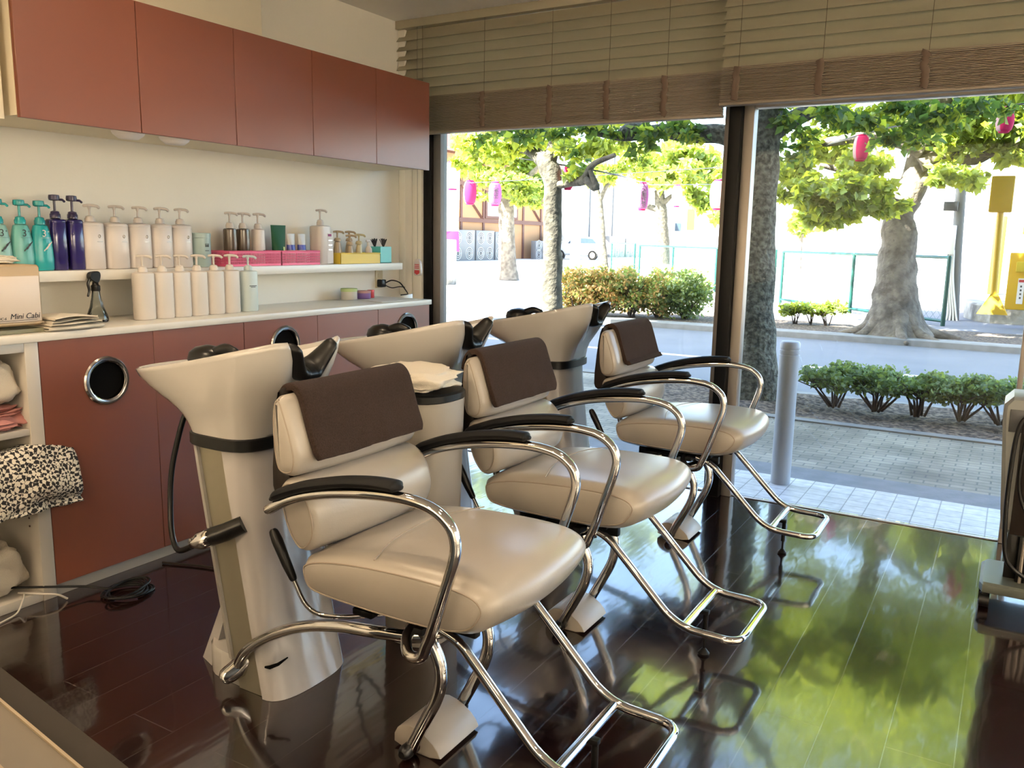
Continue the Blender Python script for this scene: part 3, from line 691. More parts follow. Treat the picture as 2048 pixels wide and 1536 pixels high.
def mark_side(t, xf, y, z, h):
    bm = nb(); box(bm, xf-.02, xf+.001, y+.004, y+.05, z+.002, z+h*.80, .002); box(bm, xf-.019, xf+.0018, y+.010, y+.036, z+h*.72, z+h*.78, mi=1)
    for q in range(3): box(bm, xf-.019, xf+.0018, y+.014, y+.04, z+h*(.60-.12*q), z+h*(.60-.12*q)+.006, mi=2)
    obj('label', bm, [M_paper, M_lamlilac, M_bsilver], t)
oval_bottle('refill_bottle', -3.15, 3.33, 1.1515, .098, .085, .20, M_bwhite, 'large white refill pump bottle with a long paper label between the baskets', sq=4, shoulder='round', mark=mark_side, hs=1.25)
for x, y, h, w_, mm, lb in ((-3.165,3.475,.115,.052,M_tan,'tan pump bottle at the left of the yellow basket'),(-3.13,3.535,.095,.045,M_tan,'short tan pump bottle at the front of the yellow basket'),
                            (-3.17,3.575,.115,.05,M_tan,'tall tan pump bottle at the back of the yellow basket'),(-3.135,3.615,.10,.042,M_olive,'beige pump bottle in the middle of the yellow basket')):
    oval_bottle('small_pump_bottle', x, y, BZ, w_, w_*.8, h, mm, lb, shoulder='cone', head=mm, hs=.8, sq=2.2)
t = thing('spray_bottle', 'small white spray bottle with lilac label in the yellow basket', 'bottle', (-3.13,3.69,BZ))
bm = nb(); lathe(bm, [(.018,.0004),(.019,.003),(.019,.075),(.010,.09)], 20, (-3.13,3.69,BZ)); obj('body', bm, M_bwhite, t)
bm = nb(); lathe(bm, [(.0195,.03),(.0195,.055)], 20, (-3.13,3.69,BZ), cap0=False, cap1=False); obj('label_band', bm, M_lamlilac, t)
bm = nb(); lathe(bm, [(.009,.09),(.010,.105),(.006,.112)], 14, (-3.13,3.69,BZ)); tube(bm, [(-3.13,3.675,BZ+.118),(-3.13,3.70,BZ+.118)], .007, 10, cap='round'); obj('spray_head', bm, M_paper, t)
t = thing('brush_pot', 'turquoise square pot for brushes at the right end of the shelf', 'pot', (-3.14,3.80,1.1515))
bm = nb(); 
for a in ((-3.185,-3.182,3.752,3.848),(-3.098,-3.095,3.752,3.848),(-3.182,-3.098,3.752,3.755),(-3.182,-3.098,3.845,3.848)): box(bm, a[0],a[1],a[2],a[3],1.152,1.243)
box(bm, -3.185,-3.095,3.752,3.848,1.1515,1.155); obj('body', bm, M_turq, t)
def tint_brush(x, y, tilt, label, z=1.157):
    t = thing('tint_brush', label, 'brush', (x,y,z), 'tint brushes in the pot'); d = Vector((0,tilt,1)).normalized()
    p = Vector((x,y,z)); bm = nb(); tube(bm, [p, p+d*.085], .004, 8); obj('handle', bm, M_ink, t)
    bm = nb(); rnd = random.Random(int(y*1000))
    for k in range(26):
        q = p+d*.08; u = (d+Vector((rnd.gauss(0,.12),rnd.gauss(0,.28),0))).normalized(); tube(bm, [q, q+u*(.045+.01*rnd.random())], .0022, 5)
    obj('bristles', bm, M_hair, t)
tint_brush(-3.14, 3.775, -.22, 'black tint brush leaning left in the turquoise pot'); tint_brush(-3.13, 3.82, .0, 'black tint brush standing right in the turquoise pot')
# trigger sprayer on the counter
t = thing('trigger_sprayer', 'clear conical spray bottle with black trigger head on the counter', 'spray bottle', (-3.05,1.985,.9525))
bm = nb(); lathe(bm, [(.036,.0004),(.040,.004),(.041,.012),(.036,.03),(.025,.06),(.017,.095),(.015,.11),(.0145,.12)], 28, (-3.05,1.985,.9525)); obj('body', bm, M_clear, t)
bm = nb(); lathe(bm, [(.016,.12),(.017,.124),(.017,.14),(.012,.145),(.010,.158)], 18, (-3.05,1.985,.9525))
prism(bm, chaikin([(1.958,1.118),(1.956,1.135),(1.966,1.147),(1.998,1.150),(2.006,1.135),(1.998,1.108),(1.985,1.100)],2), [(-3.062,.003,0,0),(-3.059,0,0,0),(-3.041,0,0,0),(-3.038,.003,0,0)], axis='x')
obj('spray_head', bm, M_black, t)
bm = nb(); tube(bm, cat([(-3.05,1.964,1.12),(-3.05,1.955,1.10),(-3.05,1.958,1.075),(-3.05,1.952,1.055)],4), [.006,.004], 8, cap='round'); obj('trigger', bm, M_black, t)
# jars, papers, plug
def jar(name, x, y, r, h, mb, ml, label, band=None):
    t = thing(name, label, 'jar', (x,y,.9535)); bm = nb(); lathe(bm, [(r*.96,.0004),(r,.003),(r,h*.72)], 26, (x,y,.9535)); obj('body', bm, mb, t)
    bm = nb(); lathe(bm, [(r*1.03,h*.72),(r*1.03,h*.95),(r*.97,h)], 26, (x,y,.9535)); obj('lid', bm, ml, t)
jar('jar', -3.15, 3.545, .045, .062, M_frost, M_greenlid, 'clear tub with a pale green lid on the counter near the window')
jar('jar', -3.14, 3.655, .040, .045, M_purple, M_lampale, 'purple jar with a pale lid between the tub and the red jar')
jar('jar', -3.155, 3.735, .020, .045, M_redjar, M_redjar, 'small red jar beside the black plug')
bm = nb(); prism(bm, [Vector((-3.21,3.47)),Vector((-3.21,3.61)),Vector((-3.09,3.62)),Vector((-3.09,3.46))], [(.9525,0,0,0),(.9532,0,0,0)], axis='z'); single('plastic_tray', bm, M_frost, 'thin clear plastic dish under the green lidded tub', 'dish')
bm = nb(); prism(bm, [Vector((-3.08,3.56)),Vector((-3.12,3.86)),Vector((-2.90,3.82)),Vector((-2.88,3.50))], [(.9533,0,0,0),(.9550,0,0,0)], axis='z'); single('paper_sheets', bm, M_paper, 'loose white papers lying flat on the counter near the window', 'paper')
t = thing('wall_outlet', 'ivory wall outlet plate above the counter with a black plug', 'outlet', (WX,3.90,1.03))
bm = nb(); box(bm, WX+.0005, WX+.008, 3.873, 3.937, 1.0, 1.105, .003); obj('plate', bm, M_ivory, t)
bm = nb(); box(bm, WX+.008, WX+.011, 3.890, 3.920, 1.06, 1.085, .001); obj('socket', bm, M_ivory, t)
bm = nb(); box(bm, WX+.0085, WX+.045, 3.880, 3.925, 1.005, 1.05, .006); t2 = single('power_plug', bm, M_black, 'bulky black power plug with cord in the ivory outlet', 'plug')
bm = nb(); tube(bm, cat([(WX+.044,3.915,1.03),(WX+.07,3.945,1.045),(WX+.08,4.005,1.03),(WX+.08,4.055,.99),(WX+.07,4.095,.962),(WX+.09,4.065,.9585),(WX+.09,4.005,.9570)],6), .0038, 8)
tube(bm, cat([(WX+.044,3.905,1.02),(WX+.06,3.955,1.0),(WX+.07,4.015,1.005),(WX+.075,4.060,1.0)],5), .0028, 8); obj('cord', bm, M_black, t2); t2['_w'] = list(t2.location)

# ------------------------------------------------------------------ blinds
def blind(x0, x1, z_bot, z_st, yb, label, ladders, nslat):
    t = thing('venetian_blind', label, 'blind', ((x0+x1)/2, yb, z_bot), 'wooden venetian blinds'); top = CZ-.001
    bm = nb(); box(bm, x0, x1, yb-.03, yb+.028, top-.045, top, .002); obj('head_rail', bm, M_blind, t)
    step = .0535; z = z_st+.030
    k = 0
    while z < top-.06:
        bm = nb(); a = .97 ; h = .0415; rnd = random.Random(k*7+int(x1*10)); a += rnd.uniform(-.03,.03)
        ya, za = math.cos(a)*h, math.sin(a)*h
        prof = [Vector((yb+ya, z+za)), Vector((yb+.10*ya+.0050, z+.10*za-.0040)), Vector((yb-ya, z-za)), Vector((yb-ya-.0016, z-za+.001)), Vector((yb+.10*ya+.0034, z+.10*za-.0022)), Vector((yb+ya-.0016, z+za+.001))]
        prism(bm, prof, [(x0+.004,0,0,0),((x0+x1)/2,0,0,rnd.uniform(-.002,.002)),(x1-.004,0,0,0)], axis='x'); obj('slat', bm, M_blind, t, ang=60); z += step; k += 1
    bm = nb(); z = z_bot+.014; k = 0
    rnd = random.Random(3)
    while z < z_st:
        o_ = rnd.uniform(-.0025,.0025); box(bm, x0+.004+abs(o_), x1-.004, yb-.027+o_, yb+.025+o_, z, z+.0042, .0012, seg=1); z += .0066; k += 1
    obj('slat_stack', bm, M_blind2, t)
    bm = nb(); box(bm, x0+.003, x1-.003, yb-.028, yb+.026, z_bot, z_bot+.013, .003); obj('bottom_rail', bm, M_blind2, t)
    for lx in ladders:
        bm = nb(); tube(bm, [(lx,yb-.0275,z_st),(lx+.002,yb-.030,(z_st+top)/2),(lx,yb-.0285,top-.046)], .0011, 6)
        rnd = random.Random(int(lx*100)); pts = []; zz = z_st
        nn = 14
        for q in range(nn+1): pts.append((lx+rnd.uniform(-.006,.006)-.01, yb-.0285-rnd.uniform(0,.003), z_st-(z_st-z_bot-.02)*q/nn))
        tube(bm, pts, [.0045]*len(pts), 8, sx=3.6, up=(0,1,0)); 
        obj('ladder_cord', bm, M_tape, t)
    return t
blind(-3.235, -1.278, 1.890, 2.098, 4.10, 'beige wooden venetian blind half raised over the left window', [-3.04,-2.62,-2.20,-1.87,-1.56], 8)
blind(-1.276, 2.05, 1.930, 2.098, 4.035, 'beige wooden venetian blind half raised over the right window', [-1.19,-.82,-.40,.1,.8,1.5], 8)
t = thing('blind_cord', 'beaded blind cord with a white weight hanging in front of the black upright', 'cord', (-3.068,4.06,1.12))
bm = nb(); z = 1.16
while z < 2.48:
    lathe(bm, [(.0006,-.0022),(.0021,0),(.0006,.0022)], 6, (-3.068,4.06,z)); z += .0062
tube(bm, [(-3.068,4.06,1.15),(-3.068,4.06,2.483)], .0007, 5); obj('bead_chain', bm, M_alu, t)
bm = nb(); prism(bm, chaikin([(-3.096,1.085),(-3.090,1.150),(-3.078,1.172),(-3.058,1.172),(-3.044,1.150),(-3.038,1.085),(-3.05,1.072),(-3.084,1.072)],2), [(4.052,.003,0,0),(4.055,0,0,0),(4.070,0,0,0),(4.073,.003,0,0)]); wgt = obj('weight', bm, M_bwhite, t)
bm = nb(); prism(bm, [Vector((-3.085,1.088)),Vector((-3.085,1.106)),Vector((-3.049,1.106)),Vector((-3.049,1.088)),Vector((-3.067,1.078))], [(4.0512,0,0,0),(4.0519,0,0,0)])
for q in range(3): box(bm, -3.083, -3.051, 4.0512, 4.0519, 1.116+q*.010, 1.121+q*.010)
obj('red_print', bm, M_redjar, t)

# ------------------------------------------------------------------ shampoo chair
def make_chair(cy, label):
    t = thing('shampoo_chair', label, 'chair', (-1.17, cy, 0), 'shampoo chairs')
    P = lambda x, y, z: (x, cy+y, z)
    # seat
    sp = chaikin([(-1.432,.500),(-1.415,.530),(-1.33,.552),(-1.19,.566),(-1.00,.570),(-.915,.560),(-.882,.530),(-.890,.492),(-.930,.448),(-1.03,.432),(-1.20,.430),(-1.36,.434),(-1.412,.446)], 2)
    bm = nb(); st = []
    hw = .245
    for k in range(19):
        u = -1+2*k/18; edge = max(0, abs(u)-.86)/.14
        st.append((cy+u*hw, .016*edge**2 - .006*(1-u*u), .030*(1-u*u)*1.0, .004*(1-u*u)))
    prism(bm, sp, [(cy-hw-.003,.022,0,0)]+st+[(cy+hw+.003,.022,0,0)])
    # push the front forward only: keep the back in place
    for v in bm.verts:
        if v.co.x < -1.15: v.co.x -= .030*(1-((v.co.y-cy)/hw)**2)*min(1,(-1.15-v.co.x)/.2)
    obj('seat', bm, M_leather, t, ang=70)
    for s in (-1,1):
        bm = nb(); pts = [(q.x, cy+s*(hw+.0005), q.y) for q in inset(sp, .0155)]; tube(bm, pts, .0022, 6, closed=True); obj('seat_piping', bm, M_seam, t)
    bm = nb(); tube(bm, cat([P(-1.20,-.235,.5665),P(-1.235,-.12,.574),P(-1.245,0,.577),P(-1.235,.12,.574),P(-1.20,.235,.5665)],6), .0016, 6); obj('seat_seam', bm, M_seam, t)
    # back cushions
    lp = chaikin([(-1.505,.690),(-1.470,.720),(-1.425,.712),(-1.385,.665),(-1.372,.605),(-1.385,.560),(-1.420,.534),(-1.450,.545),(-1.485,.60)], 2)
    bm = nb(); prism(bm, lp, soft(cy-.240, cy+.240, .020, .006, 10, .010)); obj('lower_back_cushion', bm, M_leather, t, ang=70)
    up = chaikin([(-1.520,.84),(-1.514,.902),(-1.498,.918),(-1.478,.918),(-1.462,.878),(-1.440,.815),(-1.428,.762),(-1.444,.722),(-1.49,.718),(-1.512,.745)], 2)
    bm = nb(); prism(bm, up, soft(cy-.243, cy+.243, .022, .005, 10, .006)); obj('head_cushion', bm, M_leather, t, ang=70)
    for pr in (lp, up):
        for s in (-1,1):
            bm = nb(); tube(bm, [(q.x, cy+s*.2385, q.y) for q in inset(pr, .012)], .0020, 6, closed=True); obj('back_piping', bm, M_seam, t)
    bm = nb(); sh = chaikin([(-1.500,.935),(-1.520,.925),(-1.534,.85),(-1.548,.69),(-1.536,.655),(-1.500,.662),(-1.470,.70),(-1.49,.725),(-1.515,.75),(-1.512,.88)], 1)
    prism(bm, sh, soft(cy-.216, cy+.216, .010, .0, 4)); obj('back_shell', bm, M_shell, t)
    for s in (-1,1):
        bm = nb(); tube(bm, cat([P(-1.505,s*.11,.68),P(-1.475,s*.11,.60),P(-1.452,s*.11,.50),P(-1.40,s*.11,.425),P(-1.30,s*.11,.415)],5), .012, 10); obj('back_bracket', bm, M_chrome, t)
    # arms
    for s in (-1,1):
        y = s*.280
        pts = cat([P(-1.487,y,.648),P(-1.41,y,.688),P(-1.32,y,.716),P(-1.22,y,.735),P(-1.12,y,.746),P(-1.05,y,.746),P(-.995,y,.735),P(-.957,y,.708),P(-.943,y,.672),P(-.948,y,.63),P(-.975,y,.545),P(-1.005,y,.455),P(-1.018,y,.425)], 5)
        pts += fillet([P(-1.018,y,.424),P(-1.030,y,.392),P(-1.075,y*.97,.380),P(-1.120,y*.80,.395),P(-1.13,y*.55,.408)], .03, 5)[1:]
        bm = nb(); tube(bm, pts, .0132, 14, cap='round'); obj('armrest_frame', bm, M_chrome, t)
        bm = nb(); c = cat([P(-1.472,y,.678),P(-1.44,y,.697),P(-1.36,y,.728),P(-1.26,y,.754),P(-1.17,y,.768),P(-1.11,y,.771),P(-1.090,y,.769)], 5)
        n = len(c); tube(bm, c, [.007+.0065*min(1,min(i*1.2,(n-1-i)*1.6)/4) for i in range(n)], 12, cap='round', sx=1.75); obj('arm_pad', bm, M_armpad, t)
    # under-seat mechanism
    bm = nb(); box(bm, -1.34, -1.02, cy-.155, cy+.155, .405, .428, .004); box(bm, -1.30, -1.24, cy-.20, cy+.20, .395, .412, .003); box(bm, -1.13, -1.09, cy-.20, cy+.20, .392, .41, .003)
    for s in (-1,1): box(bm, -1.36, -1.00, cy+s*.10-.012, cy+s*.10+.012, .372, .404, .004)
    obj('seat_mount', bm, M_blackm, t)
    bm = nb(); tube(bm, [P(-1.15,-.17,.385),P(-1.15,.17,.385)], .014, 12); tube(bm, [P(-1.29,-.15,.375),P(-1.29,.15,.375)], .008, 10); tube(bm, [P(-1.33,-.05,.375),P(-1.05,-.05,.372)], .011, 10); obj('pivot_bar', bm, M_chromed, t)
    # legs and foot
    for s in (-1,1):
        y = s*.108
        bm = nb(); tube(bm, cat([P(-1.19,y,.378),P(-1.145,y,.345),P(-1.112,y,.300),P(-1.100,y,.25),P(-1.112,y,.19),P(-1.145,y,.12),P(-1.178,y*1.0,.055),P(-1.195,y*1.0,.018)],6), .0165, 14, cap='round'); obj('leg', bm, M_chrome, t)
    fp = chaikin([(-1.262,.0005),(-1.262,.045),(-1.225,.072),(-1.175,.064),(-1.128,.034),(-1.112,.0005)], 1)
    fp = [Vector((q.x, max(q.y,.0008))) for q in fp]
    bm = nb(); prism(bm, fp, soft(cy-.089, cy+.089, .003, 0, 2)); obj('foot_cover', bm, M_foot, t)
    for s in (-1,1):
        bm = nb(); tube(bm, [P(-1.197,s*.126,.022),P(-1.197,s*.09,.022)], .019, 14, cap='round'); obj('foot_cap', bm, M_black, t)
    # footrest
    for s in (-1,):
        pts = fillet([P(-1.08,-.16,.405),P(-1.015,-.16,.388),P(-.775,-.16,.150),P(-.585,-.16,.146),P(-.585,.16,.146),P(-.775,.16,.150),P(-1.015,.16,.388),P(-1.08,.16,.405)], [.05,.07,.055,.055,.07,.05], 7)
        bm = nb(); tube(bm, pts, .0122, 14); obj('footrest_frame', bm, M_chrome, t)
    bm = nb(); tube(bm, [P(-.755,-.158,.152),P(-.755,.158,.152)], .0125, 14); obj('footrest_bar', bm, M_chrome, t)
    bm = nb(); tube(bm, [P(-.735,0,.142),P(-.735,0,.055)], .0085, 12); tube(bm, [P(-.735,0,.06),P(-.735,0,.02)], .0045, 8); lathe(bm, [(.018,.0006),(.019,.006),(.012,.014),(.006,.022)], 18, P(-.735,0,0)); box(bm, -.757, -.725, cy-.010, cy+.010, .136, .150, .002); obj('support_foot', bm, M_blackm, t)
    # lever
    bm = nb(); tube(bm, fillet([P(-1.505,-.205,.470),P(-1.440,-.205,.362),P(-1.34,-.18,.368),P(-1.25,-.12,.380)], [.05,.04], 6), .0062, 10); lv = obj('recline_lever', bm, M_chrome, t)
    bm = nb(); tube(bm, [P(-1.490,-.205,.446),P(-1.510,-.205,.478),P(-1.542,-.205,.535),P(-1.552,-.205,.553)], [.010,.0125,.0145,.0125], 12, cap='round'); obj('lever_grip', bm, M_rubber, lv)
    # swing arc back to the basin foot
    bm = nb(); tube(bm, cat([P(-1.815,-.118,.060),P(-1.765,-.122,.135),P(-1.655,-.124,.215),P(-1.53,-.124,.272),P(-1.40,-.124,.306),P(-1.28,-.12,.320),P(-1.17,-.10,.330),P(-1.10,-.06,.352)],6), .0165, 14); obj('swing_tube', bm, M_chrome, t)
    bm = nb(); tube(bm, [P(-1.828,-.137,.050),P(-1.812,-.110,.066),P(-1.79,-.098,.090)], [.026,.030,.019], 16, cap='round'); obj('swing_joint', bm, M_chrome, t)
    return t
CY = [1.657, 2.480, 3.530]
chair = make_chair(CY[0], 'beige leather shampoo chair nearest the viewer with a brown towel on its headrest')
index_kids()
dup(chair, (0, CY[1]-CY[0], 0), 'beige leather shampoo chair in the middle of the row of three')
dup(chair, (0, CY[2]-CY[0], 0), 'beige leather shampoo chair closest to the window')

# brown towels over the head cushions
def back_towel(cy, y0, y1, label, drop=.785, backz=.84, seed=1):
    path = [(-1.546,.872),(-1.540,.905),(-1.520,.936),(-1.488,.944),(-1.462,.925),(-1.446,.885),(-1.430,.835),(-1.413,.79),(-1.404,drop)]
    c = cat([(a,0,b) for a,b in path], 5); n = 26; bm = nb(); outer = []; 
    for i in range(n):
        u = i/(n-1); row = []
        for j, q in enumerate(c):
            s = j/(len(c)-1); y = cy+y0+(y1-y0)*(.5+(u-.5)*(1-.05*max(0,(s-.88)/.12)**2))
            nn = noise.noise(Vector((y*9+seed*5, s*3, seed)))*.007 + (noise.noise(Vector((y*30, s*2+seed, 4)))*.004)
            ripple = max(0,s-.45)*nn*1.6
            row.append(bm.verts.new((q.x+abs(ripple)+.006*math.sin(PI*min(1,max(0,(s-.35)/.65)))*math.sin(PI*u)**.4+.003, y, q.z + noise.noise(Vector((y*6,seed,0)))*.006*s)))
        outer.append(row)
    ring_faces(bm, outer, closed=False, cap0=False, cap1=False)
    o = single('brown_towel', bm, M_towelb, label, 'towel', 'brown towels over the headrests', ang=80)
    md = o.modifiers.new('thick', 'SOLIDIFY'); md.thickness = .019; md.offset = -1; md2 = o.modifiers.new('round', 'BEVEL'); md2.width = .007; md2.segments = 3; md2.limit_method = 'ANGLE'; md2.angle_limit = math.radians(60)
    return o
back_towel(CY[0], -.198, .232, 'brown towel folded over the headrest of the nearest chair', .762, seed=1)
back_towel(CY[1], -.205, .225, 'brown wrinkled towel folded over the headrest of the middle chair', .760, seed=4)
back_towel(CY[2], -.170, .215, 'brown towel folded over the headrest of the chair by the window', .79, seed=9)

# ------------------------------------------------------------------ shampoo basin
def make_basin(cy, label):
    t = thing('shampoo_basin', label, 'basin', (-1.84, cy, 0), 'shampoo basins')
    P = lambda x, y, z: (x, cy+y, z)
    nA = 64
    def bottom(a):   # rounded rectangle footprint
        c, s = math.cos(a), math.sin(a); n = 3.6; r = (abs(c/.135)**n + abs(s/.158)**n)**(-1/n); return -1.875+r*c, r*s
    def rim(a):      # plan of the bowl's rim; a=0 towards the chair
        c, s = math.cos(a), math.sin(a); n = 3.1; hw = .192; r = (abs(c/.335)**n + abs(s/hw)**n)**(-1/n)
        x, y = -1.925+r*c, r*s
        if x > -1.80: k = (x+1.80)/.20; y *= (1-.26*min(1,k)**1.5)
        return x, y
    def rimz(x, y):
        z = .897 + .128*max(0,(x+2.25)/.65)**1.3
        return z
    def notch(x, y):  # neck opening: pulls the rim down and back
        if x > -1.78: 
            w_ = math.exp(-(y/.074)**4); return w_*min(1,(x+1.78)/.10)
        return 0
    A = [2*PI*i/nA for i in range(nA)]; RM = []
    for a in A:
        x, y = rim(a); z = rimz(x,y); k = notch(x,y); RM.append(Vector((x-.085*k, y, z-.105*k)))
    BT = [Vector((*bottom(a), .745)) for a in A]
    bm = nb(); rings = []
    for tz, txy in ((0,0),(.03,.02),(.14,.10),(.27,.235),(.42,.46),(.57,.67),(.72,.83),(.86,.94),(.95,.985),(1,1)):
        rings.append([bm.verts.new(P(*(BT[i].lerp(RM[i], txy).xy), BT[i].z+(RM[i].z-BT[i].z)*tz)) for i in range(nA)])
    bot = rings[0]
    top = rings[-1]; cen = Vector((-1.90, 0, 0))
    def inner(k, dz): return [bm.verts.new(P(RM[i].x+(cen.x-RM[i].x)*k, RM[i].y*(1-k), RM[i].z+dz)) for i in range(nA)]
    r1 = inner(.022, .005); r2 = inner(.05, .002); r3 = inner(.085,-.012)
    rin = [r3]
    for k, z in ((.14,.60),(.22,.35),(.36,.16),(.58,.05),(.85,.0)):
        rin.append([bm.verts.new(P(RM[i].x+(cen.x-RM[i].x)*k, RM[i].y*(1-k), .80+(RM[i].z-.012-.80)*z)) for i in range(nA)])
    ring_faces(bm, rings, cap0=True, cap1=False, mi=0); ring_faces(bm, [top, r1, r2, r3], cap0=False, cap1=False, mi=0); ring_faces(bm, rin, cap0=False, cap1=True, mi=1)
    obj('bowl', bm, [M_ceramic, M_inner], t, ang=75)
    # collar
    def foot(z, gx0, gx1, gy, n=3.6, N=40, y0=0):
        o = []
        for i in range(N):
            a = 2*PI*i/N; c, s = math.cos(a), math.sin(a); cx = (gx0+gx1)/2; hx = (gx1-gx0)/2; r = (abs(c/hx)**n + abs(s/gy)**n)**(-1/n); o.append(P(cx+r*c, y0+r*s, z))
        return o
    bm = nb(); ring_faces(bm, [[bm.verts.new(p) for p in foot(z, -2.014+i, -1.736-i, .163-i)] for z, i in ((.708,.004),(.711,0),(.742,0),(.7449,.004))]); obj('collar', bm, M_rubber, t)
    # pedestal: front shell towards the chair, slim back shell, brushed panels between, plinth and rear fin
    def seam(z): return -1.848 + .136*(1-z/.7075)**1.05
    ZS = (.0008,.02,.12,.25,.40,.55,.65,.7075)
    bm = nb(); rings = []
    for z in ZS:
        s = 1-z/.7075; cx = seam(z); hx = (-1.748+.108*s**1.5)-cx; gy = .146+.006*s; rg = []; N = 30
        for i in range(N+1):
            a = -PI/2+PI*i/N; c, q = math.cos(a), math.sin(a); n = 2.7; c = max(c,1e-4); r = (abs(c/hx)**n+abs(q/gy)**n)**(-1/n); rg.append(bm.verts.new(P(cx+r*c, r*q, z)))
        rg.append(bm.verts.new(P(cx, gy-.014, z))); rg.append(bm.verts.new(P(cx, -gy+.014, z))); rings.append(rg)
    ring_faces(bm, rings); obj('front_shell', bm, M_shellw, t, ang=50)
    bm = nb(); tube(bm, [P(-1.695,-.1535,.105),P(-1.680,-.1500,.107),P(-1.662,-.136,.115),P(-1.650,-.110,.128)], [.003,.006,.005,.002], 8); obj('access_slot', bm, M_void, t)
    bm = nb(); rings = []
    for z in (.085,.20,.35,.50,.62,.7075):
        cx = seam(z)-.104; gy = .146+.006*(1-z/.7075); hx = .030; rg = []
        for i in range(25):
            a = PI/2+PI*i/24; c, q = math.cos(a), math.sin(a); c = min(c,-1e-4); n = 4; r = (abs(c/hx)**n+abs(q/gy)**n)**(-1/n); rg.append(bm.verts.new(P(cx+r*c, r*q, z)))
        rg.append(bm.verts.new(P(cx, -gy+.014, z))); rg.append(bm.verts.new(P(cx, gy-.014, z))); rings.append(rg)
    ring_faces(bm, rings); obj('back_shell', bm, M_ceramic, t, ang=50)
    bm = nb(); rings = []
    for z in (.001,.12,.25,.40,.55,.7075):
        gy = .136+.006*(1-z/.7075); a = seam(z); rings.append([bm.verts.new(P(x,y,z)) for x, y in ((a-.103,-gy),(a-.001,-gy),(a-.001,gy),(a-.103,gy))])
    ring_faces(bm, rings); obj('side_panel', bm, M_brushed, t)
    bm = nb(); pf = [Vector((q.x,cy+q.y)) for q in ([Vector((-1.818,-.137)),Vector((-1.90,-.134))] + [Vector((-1.90+.125*math.cos(PI/2+PI*i/12+PI*0), .134*math.sin(PI/2+PI*i/12))) for i in range(12,-1,-1)] + [Vector((-1.818,.137))])]
    prism(bm, pf, [(.0008,0,0,0),(.078,0,0,0),(.086,.006,0,0)], axis='z'); obj('plinth', bm, M_ceramic, t, ang=50)
    bm = nb(); lo = [bm.verts.new(P(*p)) for p in ((-2.052,-.078,.0008),(-1.985,-.10,.0008),(-1.985,.10,.0008),(-2.052,.078,.0008))]; hi = [bm.verts.new(P(*p)) for p in ((-1.925,-.06,.30),(-1.90,-.07,.30),(-1.90,.07,.30),(-1.925,.06,.30))]
    ring_faces(bm, [lo,hi]); obj('rear_fin', bm, M_shellw, t)
    # neck rest draped in the notch
    RN = sorted([q for q in RM if q.x > -1.80 and abs(q.y) < .10 and q.z < .990], key=lambda q: q.y)
    cc = cat([P(q.x-.004, q.y*.93, q.z+.006) for q in RN], 3); N_ = len(cc)
    bm = nb(); tube(bm, cc, [.030+.022*min(1, min(i_, N_-1-i_)/5) for i_ in range(N_)], 18, sx=.46, up=(1,0,.3), cap='round'); obj('neck_rest', bm, M_rubber, t, ang=70)
    # faucet: black dome with short spout, shower hose and its holder
    bm = nb(); lathe(bm, [(.050,0),(.053,.014),(.048,.034),(.032,.049),(.006,.056)], 24, P(-2.075,.01,.912), sx=1.30, sy=1.0); lathe(bm, [(.020,-.098),(.022,-.03),(.045,0)], 18, P(-2.075,.01,.912)); tube(bm, cat([P(-2.04,.01,.945),P(-1.995,.01,.962),P(-1.955,.01,.955)],4), [.020,.013], 12, cap='round'); fc = obj('faucet', bm, M_black, t)
    bm = nb(); tube(bm, cat([P(-2.065,-.075,.80),P(-2.085,-.095,.72),P(-2.105,-.115,.60),P(-2.100,-.13,.49),P(-2.065,-.155,.42),P(-2.00,-.185,.395),P(-1.91,-.208,.432)],6), .0085, 10); obj('shower_hose', bm, M_rubber, t)
    bm = nb(); tube(bm, [P(-1.775,-.140,.505),P(-1.815,-.168,.482),P(-1.862,-.188,.462)], [.024,.026,.026], 18); h_ = obj('hose_holder', bm, M_black, t)
    bm = nb(); tube(bm, [P(-1.857,-.186,.464),P(-1.886,-.198,.452),P(-1.902,-.205,.446)], [.027,.027,.018], 10, cap='round'); obj('chrome_knob', bm, M_chrome, h_)
    bm = nb(); pts = [P(-1.700+.0008*0,-.1495,.02)]
    return t
BY_ = [1.690, 2.515, 3.555]
basin = make_basin(BY_[0], 'beige-white shampoo basin on a pedestal behind the nearest chair')
index_kids()
dup(basin, (0, BY_[1]-BY_[0], 0), 'beige-white shampoo basin on a pedestal behind the middle chair, beside the beige bin')
dup(basin, (0, BY_[2]-BY_[0], 0), 'beige-white shampoo basin on a pedestal closest to the window')
# towel bin between the first two basins, towel on its lid
bx, by_ = -1.585, 2.115
t = thing('towel_bin', 'tall beige bin with a black rim between the first two basins', 'bin', (bx,by_,0))
bm = nb(); lathe(bm, [(.105,.0006),(.108,.006),(.128,.80)], 36, (bx,by_,0), sq=2.6); obj('body', bm, M_beigebin, t)
bm = nb(); lathe(bm, [(.126,.800),(.131,.803),(.131,.822),(.124,.828)], 36, (bx,by_,0), sq=2.6); obj('rim', bm, M_black, t)
cloth_pile('white_towel', (-1.61,2.10,.829), (.14,.11,.034), M_towelw, 'crumpled off-white towel lying on top of the beige bin', 'towel', 3, 14)

